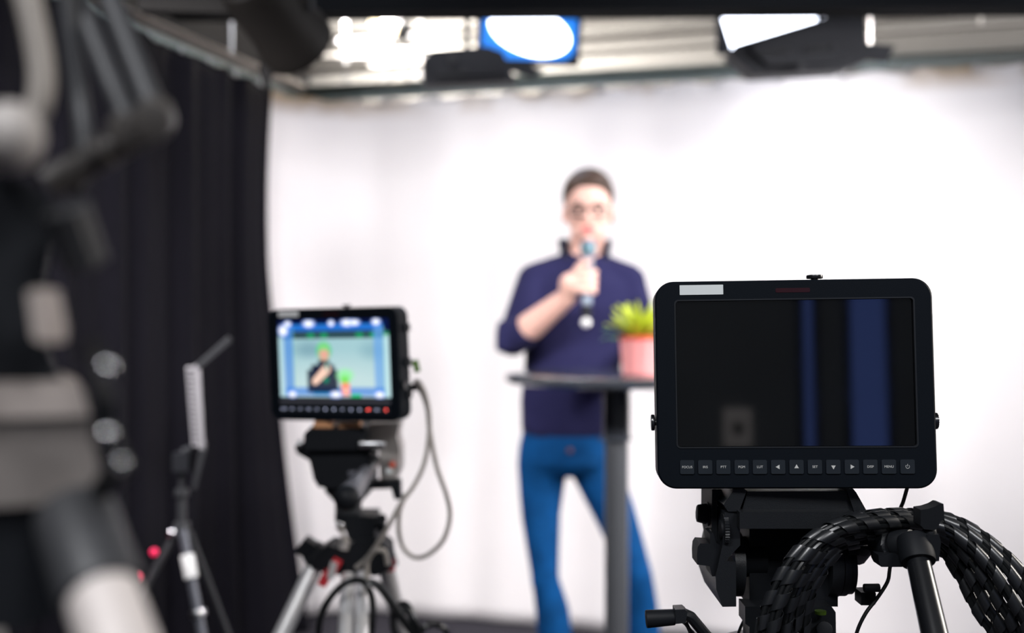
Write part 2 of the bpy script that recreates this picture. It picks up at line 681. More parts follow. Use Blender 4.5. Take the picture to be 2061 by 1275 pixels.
A0, A1, B0, B1, ZC = -3.0, 4.6, -3.6, 6.1, 3.5
slab('floor', RM(A0, B0), RM(A1, B0), RM(A1, B1), RM(A0, B1), (0, 0, -0.1), 'floor_carpet')
slab('ceiling', RM(A0, B0, ZC), RM(A0, B1, ZC), RM(A1, B1, ZC), RM(A1, B0, ZC), (0, 0, 0.1), 'ceiling_paint')
slab('wall_back', RM(A0, B1, 0), RM(A1, B1, 0), RM(A1, B1, ZC), RM(A0, B1, ZC), UX * 0.1, 'wall_paint')
slab('wall_left', RM(A0, B0, 0), RM(A0, B1, 0), RM(A0, B1, ZC), RM(A0, B0, ZC), -VX * 0.1, 'dark_wall')
slab('wall_right', RM(A1, B0, 0), RM(A1, B0, ZC), RM(A1, B1, ZC), RM(A1, B1, 0), VX * 0.1, 'dark_wall')
slab('wall_rear', RM(A0, B0, 0), RM(A0, B0, ZC), RM(A1, B0, ZC), RM(A1, B0, 0), -UX * 0.1, 'rear_grey')

# ------------------------------------------------------------------ curtains
SIDE_A, BACK_B, TOP_Z = -2.319, 4.653, 2.345


def cloth(name, path, m, label, cat, fold, wave, flare, z_top, z_bot=0.012, nv=40, seed=1, drift=None, pleat_top=0.55, thick=0.004):
    """hanging cloth along a floor path: pleats push along the path's normal and deepen towards the floor"""
    rng = random.Random(seed)
    P = [Vector(p) for p in path]
    tans, _ = transport(P)
    nrm = [Vector((0, 0, 1)).cross(t).normalized() for t in tans]
    L = [0]
    for i in range(1, len(P)):
        L.append(L[-1] + (P[i] - P[i - 1]).length)
    ph = [rng.uniform(0, 6.28) for _ in range(5)]
    waves = [(1.0, wave), (0.6, wave * 0.61), (0.35, wave * 1.73), (0.5, wave * 2.6)]
    mb = MB()
    n = len(P)

    def fn(u, v):
        i = min(n - 1, int(round(u * (n - 1))))
        s = L[i]
        z = z_top + (z_bot - z_top) * v
        f = 0
        for k, (a, w) in enumerate(waves):
            f += a * math.sin(2 * PI * s / w + ph[k] + 0.25 * math.sin(3 * v + k))
        amp = fold * (pleat_top + (1 - pleat_top) * v)
        off = f * amp + flare * v ** 2.2
        p = P[i] + nrm[i] * off
        if drift:
            p = p + drift(s / L[-1], v)
        sag = 0.007 * (1 - math.cos(2 * PI * s / 0.19)) * max(0, 1 - v * 14)
        return Vector((p.x, p.y, z - sag))

    mb.grid(fn, n, nv)
    o = part(name, mb, m, angle=180)
    sd = o.modifiers.new('thickness', 'SOLIDIFY')
    sd.thickness = thick
    tag(o, label, cat)
    return o


def resample(pts, step):
    out = [Vector(pts[0])]
    for a, b in zip(pts[:-1], pts[1:]):
        a, b = Vector(a), Vector(b)
        k = max(1, int((b - a).length / step))
        out += [a.lerp(b, (i + 1) / k) for i in range(k)]
    return out


# white backdrop: from the right along the back, round the corner, a little way along the left rail
B_END = 4.02
corner = []
for k in range(1, 31):
    a = PI / 2 * k / 30
    corner.append(RM(SIDE_A + 0.4 - 0.4 * math.sin(a), BACK_B - 0.4 + 0.4 * math.cos(a)))
wp = resample([RM(4.2, BACK_B), RM(SIDE_A + 0.4, BACK_B)], 0.02) + corner + resample([RM(SIDE_A, BACK_B - 0.4), RM(SIDE_A, B_END)], 0.02)[1:]
white = cloth('backdrop_curtain', wp, 'backdrop_cloth', 'white cloth backdrop curtain hanging full width behind the man in glasses', 'curtain', 0.006, 0.42, 0.05, TOP_Z, seed=3, pleat_top=0.7)
# black curtain along the left rail
BLACK_A = SIDE_A + 0.055
bp_ = resample([RM(BLACK_A, 4.235), RM(BLACK_A, -0.6)], 0.012)


def black_drift(t, v):
    e = max(0.0, 1 - t / 0.10)
    sway = -0.02 * math.sin(PI * min(1, v / 0.45)) if v < 0.45 else 0.0
    return VX * (0.0) + (VX * 0.21 * max(0, v - 0.3) ** 1.6 * 1.5 + VX * sway) * e


black = cloth('black_curtain', bp_, 'black_drape', 'black pleated curtain hanging from the left ceiling rail', 'curtain', 0.016, 0.23, 0.0, TOP_Z - 0.01, seed=11, drift=black_drift, pleat_top=0.6)

# rails
mb = MB()
mb.tube([RM(4.25, BACK_B, 2.392), RM(SIDE_A - 0.02, BACK_B, 2.395)], 0.033, 16)
mb.box(RM((4.25 + SIDE_A) / 2, BACK_B, 2.362), (4.25 - SIDE_A, 0.03, 0.022), Euler((0, 0, -TH)), 0.003)
rail = thing('curtain_rail', 'grey metal rail carrying the white backdrop along the back', 'curtain rail', RM(1, BACK_B, 2.35))
part('rail_tube', mb, 'rail_metal', rail)
hk = MB()
for k in range(26):
    a = SIDE_A + 0.16 + k * 0.25
    part('curtain_hook', MB().tube([RM(a, BACK_B - 0.02, 2.33) + Vector((0, 0, 0.016 * math.sin(t))) + VX * (0.010 * math.cos(t)) for t in [2 * PI * q / 12 for q in range(12)]], 0.0035, 6, closed=True), 'steel', rail)
hang = MB()
for a in (-1.8, 0.2, 2.2, 4.0):
    part('hanger_rod', MB().cyl(RM(a, BACK_B, 2.40), RM(a, BACK_B, ZC), 0.006, seg=8), 'steel', rail)
srail = thing('curtain_rail', 'pale beige rail carrying the black curtain along the left', 'curtain rail', RM(SIDE_A, 2.5, 2.35))
part('rail_tube', MB().tube([RM(SIDE_A, -0.8, 2.405), RM(SIDE_A, BACK_B - 0.04, 2.408)], 0.028, 16), 'rail_beige', srail)
part('rail_track', MB().box(RM(SIDE_A, (BACK_B - 0.8) / 2, 2.362), (0.026, BACK_B + 0.72, 0.026), Euler((0, 0, -TH)), 0.003), 'rail_metal', srail)
for k in range(22):
    b = 0.2 + k * 0.2
    part('curtain_hook', MB().cyl(RM(SIDE_A + 0.018, b, 2.325), RM(SIDE_A + 0.018, b, 2.365), 0.005, seg=8), 'steel', srail)
for b in (0.2, 2.2, 4.0):
    part('hanger_rod', MB().cyl(RM(SIDE_A, b, 2.42), RM(SIDE_A, b, ZC), 0.006, seg=8), 'steel', srail)

# ------------------------------------------------------------------ overhead pipes, beam and lamps
def pipe(py_l, px_l, py_r, px_r, d_b, r, m, label):
    """horizontal pipe parallel to the back wall at room depth d_b"""
    dl, dr = on_line_b(px_l, d_b), on_line_b(px_r, d_b)
    z = (pp(px_l, py_l, dl).z + pp(px_r, py_r, dr).z) / 2
    p = RM(A0 + 0.15, d_b, z)
    q = RM(A1 - 0.1, d_b, z)
    mbp = MB().tube([p, q], r, 14)
    for a in (-1.2, 0.66, 3.2):
        mbp.cyl(RM(a, d_b, z), RM(a, d_b, ZC), 0.008, seg=8)
    return solo('ceiling_pipe', mbp, m, label, 'pipe', loc=p.lerp(q, 0.5))


pipe(140, 700, 92, 1400, 5.0, 0.026, 'pipe_white', 'white ceiling pipe just above the back curtain rail')
pipe(118, 700, 62, 1400, 5.45, 0.030, 'pipe_white', 'white ceiling pipe in the middle of three behind the hanging lamps')
pipe(78, 700, 28, 1400, 5.7, 0.034, 'pipe_white', 'white ceiling pipe highest of three, near the back wall')

# cross bars of the grid in front of the bright wall patch
g = thing('lighting_grid', 'thin dark metal grid hanging before the brightly lit patch of back wall', 'grid', RM(-1.6, 5.3, 2.5))
GB = 5.25


def gp(px, py):
    return pp(px, py, on_line_b(px, GB))


for (x0, y0, x1, y1, r) in ((610, 88, 900, 68, 0.009), (600, 150, 880, 133, 0.010), (612, 118, 900, 108, 0.005)):
    part('bar', MB().cyl(gp(x0, y0), gp(x1, y1), r, seg=10), 'dark_grey', g)
for (x0, y0, x1, y1, r) in ((694, 20, 697, 165, 0.012), (783, 60, 782, 170, 0.012), (850, 20, 848, 180, 0.012)):
    part('bar', MB().cyl(gp(x0, y0 - 120), gp(x1, y1), r, seg=10), 'dark_grey', g)

# black box beam across the top of the view
bl, br = pp(330, 24, 3.55), pp(2500, 10, 3.46)
mb = MB()
ax = (br - bl)
ang = math.atan2(ax.y, ax.x)
c = (bl + br) / 2
tilt = math.atan2(ax.z, math.hypot(ax.x, ax.y))
mb.box(c + Vector((0, 0.06, 0.11)), (ax.length, 0.12, 0.22), Euler((0, -tilt, ang)), 0.006)
beam = thing('ceiling_beam', 'black box beam crossing overhead along the top of the view', 'beam', c)
part('beam_body', mb, 'beam_black', beam)
for t in (0.08, 0.4, 0.9):
    p = bl.lerp(br, t) + Vector((0, 0.06, 0.2))
    part('hanger_rod', MB().cyl(p, (p.x, p.y, ZC), 0.012, seg=10), 'lamp_black', beam)


def panel_frame(c, target, roll=0.0):
    """x across, y = direction of light, z up"""
    y = (Vector(target) - Vector(c)).normalized()
    x = y.cross(Vector((0, 0, 1))).normalized()
    z = x.cross(y)
    R = Matrix((x, y, z)).transposed()
    return R @ Matrix.Rotation(roll, 3, 'Y')


def soft_panel(label, c, target, w, h, roll=0.0, doors=(1, 1, 1, 1), lamp='led_white', group=None, yoke_up=True, door_in='lamp_black', door_len=(0.16, 0.16, 0.16, 0.16), door_open=(60, 60, 60, 60)):
    R = panel_frame(c, target, roll)
    c = Vector(c)
    t = thing('panel_lamp', label, 'studio lamp', c, R.to_quaternion(), group)
    L = lambda n, m_, mm, **k: part(n, m_, mm, t, world=False, **k)
    body = L('body', MB().box((0, -0.045, 0), (w, 0.09, h), None, 0.008).box((0, -0.11, 0), (w * 0.72, 0.05, h * 0.62), None, 0.006), 'lamp_black')
    for sx in (-0.19, 0.19):
        mbv = MB()
        for k in range(9):
            mbv.box((sx * w + (k - 4) * w * 0.03, -0.1365, h * 0.02), (w * 0.012, 0.004, h * 0.16))
        part('vent', mbv, 'dark_grey', body, world=False)
    part('knob', MB().cyl((0.02, -0.135, -h * 0.2), (0.02, -0.165, -h * 0.2), 0.018, seg=18, bev=0.003), 'dark_grey', body, world=False)
    L('lens', MB().box((0, 0.003, 0), (w * 0.93, 0.006, h * 0.9), None, 0.002), lamp)
    ang = [math.radians(a) for a in door_open]
    specs = [('x', 1, 3), ('x', -1, 2), ('z', 1, 0), ('z', -1, 1)]
    for axis_, s, di in specs:
        if not doors[di]:
            continue
        ln, op = door_len[di], ang[di]
        mbd = MB()
        q = 0.004
        if axis_ == 'z':
            e = Vector((0, math.sin(op), s * math.cos(op)))
            p0 = Vector((0, 0.005, s * h / 2))
            vs = [p0 + Vector((-w / 2, 0, 0)), p0 + Vector((w / 2, 0, 0)), p0 + Vector((w * 0.62, 0, 0)) + e * ln, p0 + Vector((-w * 0.62, 0, 0)) + e * ln]
        else:
            e = Vector((s * math.cos(op), math.sin(op), 0))
            p0 = Vector((s * w / 2, 0.005, 0))
            vs = [p0 + Vector((0, 0, -h / 2)), p0 + Vector((0, 0, h / 2)), p0 + Vector((0, 0, h * 0.58)) + e * ln, p0 + Vector((0, 0, -h * 0.58)) + e * ln]
        nn = (vs[1] - vs[0]).cross(vs[3] - vs[0]).normalized() * q
        inw = Vector((0, 0.02, 0)) + (Vector((0, 0, 0)) - p0) * 0.5
        if nn.dot(inw) > 0:
            nn = -nn
        vv = vs + [v + nn for v in vs]
        bv, fs = mbd._faces(vv, [(0, 1, 2, 3), (7, 6, 5, 4), (0, 4, 5, 1), (1, 5, 6, 2), (2, 6, 7, 3), (3, 7, 4, 0)])
        fs[0].material_index = 1
        L('barn_door', mbd, ['lamp_black', door_in], smooth=False)
    # yoke up to the grid
    Ri = R.transposed()
    up = Ri @ Vector((0, 0, 1))
    top = up * max(0.05, (ZC - c.z))
    y0 = Vector((w / 2 + 0.02, -0.05, 0))
    y1 = Vector((-w / 2 - 0.02, -0.05, 0))
    k = up * (h / 2 + 0.10) + Vector((0, -0.05, 0))
    L('yoke', MB().tube([y0, y0 + k - Vector((0, -0.05, 0)), y1 + k - Vector((0, -0.05, 0)), y1], 0.008, 8), 'lamp_black')
    L('hanger_rod', MB().cyl(k, Vector((0, -0.05, 0)) + top, 0.012, seg=10), 'lamp_black')
    return t, R


# two wall-wash panels seen from behind, their light on the white backdrop
def back_lamp(label, outline, d, depth, vents, knob, flaps, hang):
    c_ = pp(sum(p[0] for p in outline) / len(outline), sum(p[1] for p in outline) / len(outline), d)
    t_ = thing('panel_lamp', label, 'studio lamp', c_)
    bd = part('body', MB().pix(outline, d, d + depth, 0.008, d), 'lamp_black', t_)
    part('back_cover', MB().pix([(c[0] * 0.72 + (1030.5 + (c_.x * FPX / d)) * 0.28, c[1] * 0.72 + (637.5 - (c_.z - HC) * FPX / d) * 0.28) for c in outline], d - 0.03, d + 0.01, 0.006, d), 'lamp_black', t_)
    for (x, y) in vents:
        mv = MB()
        for k in range(10):
            mv.box(pp(x + k * 6, y - k * 0.7, d - 0.032), (0.004, 0.006, 0.020), Euler((0, 0.25, 0)))
        part('vent', mv, 'dark_grey', bd)
    part('knob', MB().cyl(pp(knob[0], knob[1], d - 0.02), pp(knob[0], knob[1], d - 0.055), 0.014, seg=18, bev=0.003), 'dark_grey', bd)
    for f in flaps:
        part('barn_door', MB().pix(f, d + depth, d + depth + 0.01, 0.001, d), 'lamp_black', t_)
    part('lens', MB().box(c_ + Vector((0, depth + 0.004, 0)), (0.22, 0.008, 0.07), None, 0.002), 'led_white', t_)
    part('hanger_rod', MB().cyl(pp(hang[0], hang[1], d + depth * 0.5), pp(hang[0], hang[1], d + depth * 0.5) * 1.0 + Vector((0, 0, ZC - pp(hang[0], hang[1], d).z)), 0.011, seg=10), 'lamp_black', t_)
    return t_


back_lamp('black panel lamp with grey back hanging just above the white backdrop left of the man', [(852, 172), (850, 118), (872, 101), (980, 93), (1012, 104), (1038, 163)], 4.05, 0.10, [(885, 150)], (910, 118), [[(1020, 106), (1098, 128), (1074, 145), (1012, 126)]], (940, 100))
back_lamp('black panel lamp with slotted back hanging right above the dark monitor', [(1466, 108), (1480, 90), (1690, 27), (1742, 32), (1745, 122), (1690, 142), (1516, 151)], 3.85, 0.10, [(1535, 108), (1625, 100)], (1612, 134), [[(1762, 72), (1822, 78), (1804, 113), (1762, 107)], [(1466, 108), (1480, 90), (1500, 100), (1505, 128)]], (1650, 60))
area_light('wash_light_lamp', WASH_1 + Vector((0, 0.16, -0.03)), RM(-0.75, BACK_B, 0.8), 0.30, 0.10, 3, (1, 0.97, 0.95))
area_light('wash_light_lamp', WASH_2 + Vector((0, 0.16, -0.03)), RM(0.95, BACK_B, 0.8), 0.30, 0.10, 5, (1, 0.98, 0.98))
soft_panel('black panel lamp high on the right throwing key light on the man', KEY_R, KEY_T['R'], 0.55, 0.32)
soft_panel('black panel lamp high on the left throwing fill light on the man', KEY_L, KEY_T['L'], 0.55, 0.32)
soft_panel('black panel lamp far to the right lighting the man from the side', CROSS, CROSS_T, 0.55, 0.32)
for q, w, where in zip(TOP, TOP_T, ('left', 'right')):
    soft_panel('black panel lamp high above the set behind the overhead beam on the ' + where, q, w, 0.55, 0.32)
FL = pp(1584, 42, 4.35)
t = thing('flat_lamp', 'bright white flat light shining out above the slotted black lamp', 'studio lamp', FL, panel_frame(FL, (0.6, 2.2, 1.0), 0.0).to_quaternion())
part('housing', MB().box((0, -0.05, 0.0), (0.56, 0.09, 0.26), None, 0.02), 'lamp_black', t, world=False)
part('lens', MB().prism([(0.275, 0.11), (-0.275, 0.11), (-0.21, -0.105), (0.215, -0.105)], 0.0, 0.008, 0.001), 'led_white', t, world=False)
part('hanger_rod', MB().cyl(FL + Vector((0, 0.06, 0.1)), FL + Vector((0, 0.06, ZC - FL.z)), 0.012, seg=10), 'lamp_black', t)
soft_panel('tall black lamp added out of view to the right for highlights', ADDED_SIDE_LAMP, Vector((0.4, 0.95, 1.15)), 0.3, 0.95, doors=(0, 0, 0, 0), lamp='pipe_white')
q = RM(0.8, 5.35, 3.42)
t = thing('added_ceiling_light', 'long flat ceiling light added unseen behind the white backdrop', 'ceiling light', q, Euler((0, 0, -TH)))
part('housing', MB().box((0, 0, 0.045), (2.5, 0.5, 0.07), None, 0.01), 'pipe_white', t, world=False)
part('diffuser', MB().box((0, 0, 0.006), (2.42, 0.42, 0.008), None, 0.002), 'pipe_white', t, world=False)
for q, where in zip(REAR_FILL, ('left', 'right')):
    t = thing('added_ceiling_light', 'unseen flat ceiling light added as fill behind the viewer on the ' + where, 'ceiling light', q, Euler((0, 0, 0)))
    part('housing', MB().box(q + Vector((0, 0, 0.045)), (1.25, 0.65, 0.07), None, 0.01), 'pipe_white', t)
    part('diffuser', MB().box(q + Vector((0, 0, 0.006)), (1.18, 0.58, 0.008), None, 0.002), 'pipe_white', t)

# round bright light with blue rim
RL = pp(1066, 62, 4.6)
t = thing('round_lamp', 'big round white light with blue rim facing the camera overhead', 'studio lamp', RL, panel_frame(RL, (0.25, 2.6, 1.5), 0.0).to_quaternion())
part('housing', MB().box((0, -0.05, 0), (0.44, 0.1, 0.30), None, 0.02), 'lamp_black', t, world=False)
part('diffuser', MB().prism(rrect(0.40, 0.24, 0.06), 0.0, 0.006, 0.001), 'led_blue', t, world=False)
mbl = MB()
mbl.prism([(0.170 * math.cos(a) + 0.010 * math.sin(a), 0.100 * math.sin(a) + 0.030 * math.cos(a)) for a in [2 * PI * k / 40 for k in range(40)]], 0.006, 0.014)
part('lens', mbl, 'led_white', t, world=False)
part('hanger_rod', MB().cyl(RL + Vector((0, 0.05, 0.1)), RL + Vector((0, 0.05, ZC - RL.z)), 0.012, seg=10), 'lamp_black', t)

# warm work lamp lighting the wall above the curtain
WL = pp(772, 50, 5.3)
tgtw = RM(-1.35, B1, 2.65)
t = thing('work_lamp', 'small warm work lamp glowing above the white backdrop, left of centre', 'lamp', WL)
ex = (pp(808, 62, 5.2) - pp(738, 38, 5.35))
xx = ex.normalized()
zz = Vector((0, 0, 1)) - xx * xx.z
zz.normalize()
yy = zz.cross(xx)
Rw = Matrix((xx, yy, zz)).transposed()
part('housing', MB().box(WL + yy * 0.05, (0.20, 0.08, 0.085), Rw, 0.012), 'lamp_black', t)
part('lens', MB().box(WL, (0.175, 0.02, 0.062), Rw, 0.006), 'lamp_warm', t)
part('bracket', MB().cyl(WL + yy * 0.05 + zz * 0.04, WL + yy * 0.05 + Vector((0, 0, ZC - WL.z)), 0.01, seg=10), 'lamp_black', t)
area_light('work_light_lamp', pp(735, 30, 5.45), RM(-1.33, B1, 2.72), 0.6, 0.2, 240, (1.0, 0.93, 0.84))

# black fresnel spot hanging at upper left
SP = pp(555, 30, 2.9)
t = thing('spot_lamp', 'black spotlight hanging at the left end of the overhead beam', 'studio lamp', SP)
ax = Vector((0.30, 0.72, -0.42)).normalized()
part('body', MB().lathe([(0.05, -0.16), (0.085, -0.14), (0.095, -0.10), (0.095, 0.06), (0.105, 0.08), (0.105, 0.12), (0.09, 0.13)], SP, ax, 28), 'lamp_brown_black', t)
x_, y_, _ = frame_of(ax)
for s in (-1,):
    mbd = MB()
    q = SP + ax * 0.12 + x_ * (s * 0.1)
    mbd.box(q + ax * 0.045 + x_ * s * 0.02, (0.004, 0.15, 0.10), Matrix((x_, y_, ax)).transposed() @ Matrix.Rotation(s * 0.35, 3, 'Y'))
    part('barn_door', mbd, 'lamp_brown_black', t)
part('clamp_arm', MB().box(pp(420, 8, 2.92), (0.36, 0.05, 0.055), Euler((0, 0.03, 0)), 0.006), 'lamp_brown_black', t)
part('yoke', MB().tube([SP + x_ * 0.11, SP + x_ * 0.12 + Vector((0, 0, 0.2)), SP - x_ * 0.12 + Vector((0, 0, 0.2)), SP - x_ * 0.11], 0.01, 8), 'lamp_black', t)
part('hanger_rod', MB().cyl(SP + Vector((0, 0, 0.19)), (SP.x, SP.y, ZC), 0.014, seg=10), 'lamp_black', t)
part('cable', MB().tube(smooth_path([SP - ax * 0.15, SP - ax * 0.22 + Vector((-0.04, 0, 0.05)), SP + Vector((-0.16, 0, 0.22)), SP + Vector((-0.1, 0, 0.5))], 8), 0.006, 8), 'cable_black', t)

# ------------------------------------------------------------------ studio camera with rear monitor
LEG = ['FOCUS', 'IRIS', 'PTT', 'PGM', 'LUT', '<', '^', 'SET', 'v', '>', 'DISP', 'MENU', 'O']
MW, MH = 0.2580, 0.1965           # monitor outside size


def tri(direction, s):
    a = {'>': 0, '^': 90, '<': 180, 'v': 270}[direction]
    return [(s * math.cos(math.radians(a + k)), s * math.sin(math.radians(a + k))) for k in (0, 120, 240)]


def screen_picture():
    """what the live monitor shows: the presenter before the backdrop, with framing bars, as colours on a fine grid"""
    W, H = 210, 132
    u, v = np.meshgrid((np.arange(W) + 0.5) / W, (np.arange(H) + 0.5) / H)
    img = np.zeros((H, W, 3))
    S = lambda *c: np.array([(x / 255.0) ** 2.2 for x in c])
    img[:] = S(150, 186, 192)

    def mixin(mask, col, a=1.0):
        m = np.clip(mask, 0, 1)[..., None] * a
        img[:] = img * (1 - m) + S(*col) * m

    def disc(cx, cy, rx, ry, col, a=1.0, soft=0.35):
        d = np.sqrt(((u - cx) / rx) ** 2 + ((v - cy) / ry) ** 2)
        mixin((1 + soft - d) / (2 * soft), col, a)

    def rect(x0, y0, x1, y1, col, a=1.0, s=0.006):
        m = np.clip((u - x0) / s, 0, 1) * np.clip((x1 - u) / s, 0, 1) * np.clip((v - y0) / s, 0, 1) * np.clip((y1 - v) / s, 0, 1)
        mixin(m, col, a)

    disc(0.55, 0.9, 0.7, 0.35, (186, 208, 208), 0.8, 0.5)
    disc(0.28, 0.38, 0.13, 0.10, (96, 134, 150), 0.6, 0.6)
    disc(0.85, 0.40, 0.10, 0.10, (110, 150, 165), 0.5, 0.6)
    rect(-1, -1, 2, 0.16, (14, 26, 66))
    rect(-1, 0.155, 2, 0.245, (26, 56, 66), 0.95)
    for cx in (0.30, 0.42, 0.74, 0.86, 0.98):
        disc(cx, 0.205, 0.035, 0.035, (20, 150, 92), 0.8)
    rect(0.06, 0.055, 0.95, 0.145, (36, 106, 196), 0.9)
    rect(0.06, 0.075, 0.95, 0.085, (70, 150, 225), 0.8)
    # framing bars
    rect(0.045, 0.09, 0.135, 0.97, (66, 124, 205), 0.75)
    rect(0.86, 0.09, 0.95, 0.97, (92, 148, 215), 0.7)
    rect(-1, 0.2, 0.045, 1, (170, 205, 215), 0.7)
    rect(0.95, 0.2, 2, 1, (180, 215, 222), 0.7)
    for x in (0.086, 0.135, 0.905, 0.95):
        rect(x - 0.002, 0.1, x + 0.003, 0.97, (120, 200, 150), 0.7, 0.002)
    # bottom bar, plant and pot
    rect(0.045, 0.86, 0.95, 0.975, (60, 122, 205), 0.75)
    rect(0.30, 0.875, 0.56, 0.975, (14, 120, 180), 0.8)
    # presenter
    rect(0.245, 0.63, 0.545, 0.94, (26, 30, 54), 0.95, 0.02)
    rect(0.28, 0.56, 0.52, 0.70, (26, 30, 54), 1, 0.03)
    disc(0.41, 0.55, 0.055, 0.05, (30, 34, 58), 1, 0.3)
    disc(0.415, 0.40, 0.068, 0.115, (60, 190, 120), 0.95, 0.2)
    disc(0.415, 0.44, 0.045, 0.085, (214, 158, 140), 1, 0.3)
    disc(0.415, 0.345, 0.05, 0.045, (120, 200, 120), 1, 0.3)
    for t in np.linspace(0, 1, 12):
        disc(0.325 + 0.11 * t, 0.79 - 0.16 * t, 0.028 + 0.008 * t, 0.042 + 0.014 * t, (236, 196, 176), 0.9, 0.2)
    disc(0.435, 0.60, 0.012, 0.06, (60, 150, 140), 1, 0.2)
    disc(0.425, 0.77, 0.024, 0.035, (20, 130, 100), 0.9)
    disc(0.60, 0.71, 0.07, 0.075, (140, 226, 150), 0.9, 0.4)
    disc(0.595, 0.77, 0.04, 0.05, (110, 210, 70), 0.9, 0.4)
    rect(0.555, 0.80, 0.645, 0.975, (240, 130, 100), 0.95, 0.015)
    rect(0.57, 0.86, 0.635, 0.95, (252, 190, 176), 0.9, 0.02)
    rect(0.64, 0.945, 0.74, 0.995, (26, 190, 110), 0.9)
    rect(-1, 0.985, 2, 2, (10, 20, 40))
    for (cx, cy, rx, ry) in ((0.09, 0.05, 0.035, 0.04), (0.285, 0.05, 0.055, 0.05), (0.49, 0.05, 0.03, 0.04), (0.635, 0.045, 0.06, 0.05), (0.70, 0.045, 0.05, 0.04), (0.89, 0.04, 0.04, 0.045), (0.045, 0.135, 0.045, 0.075), (0.11, 0.955, 0.04, 0.045), (0.51, 0.955, 0.055, 0.045), (0.90, 0.955, 0.045, 0.045)):
        disc(cx, cy, rx, ry, (150, 180, 255), 1, 0.3)
        disc(cx, cy, rx * 0.7, ry * 0.7, (250, 250, 255), 1, 0.3)
    return img


def live_screen_mesh(w, h, y):
    img = screen_picture()
    H, W, _ = img.shape
    mb = MB()
    mb.grid(lambda a, b: Vector((-w / 2 + w * a, y, h / 2 - h * b)), W + 1, H + 1)
    me = mb.mesh('screen')
    ca = me.color_attributes.new('picture', 'FLOAT_COLOR', 'CORNER')
    cols = np.ones((len(me.loops), 4), dtype=np.float32)
    for p in me.polygons:
        c_ = p.center
        i = min(W - 1, int((c_.x + w / 2) / w * W))
        j = min(H - 1, int((h / 2 - c_.z) / h * H))
        for li in p.loop_indices:
            cols[li, :3] = img[j, i]
    ca.data.foreach_set('color', cols.ravel())
    m = bpy.data.materials.new('live_picture')
    m.use_nodes = True
    nt = m.node_tree
    b = nt.nodes['Principled BSDF']
    b.inputs['Base Color'].default_value = (0.002, 0.002, 0.002, 1)
    b.inputs['Roughness'].default_value = 0.15
    at = nt.nodes.new('ShaderNodeVertexColor')
    at.layer_name = 'picture'
    nt.links.new(at.outputs['Color'], b.inputs['Emission Color'])
    b.inputs['Emission Strength'].default_value = 1.25
    MATS['live_picture'] = m
    return me


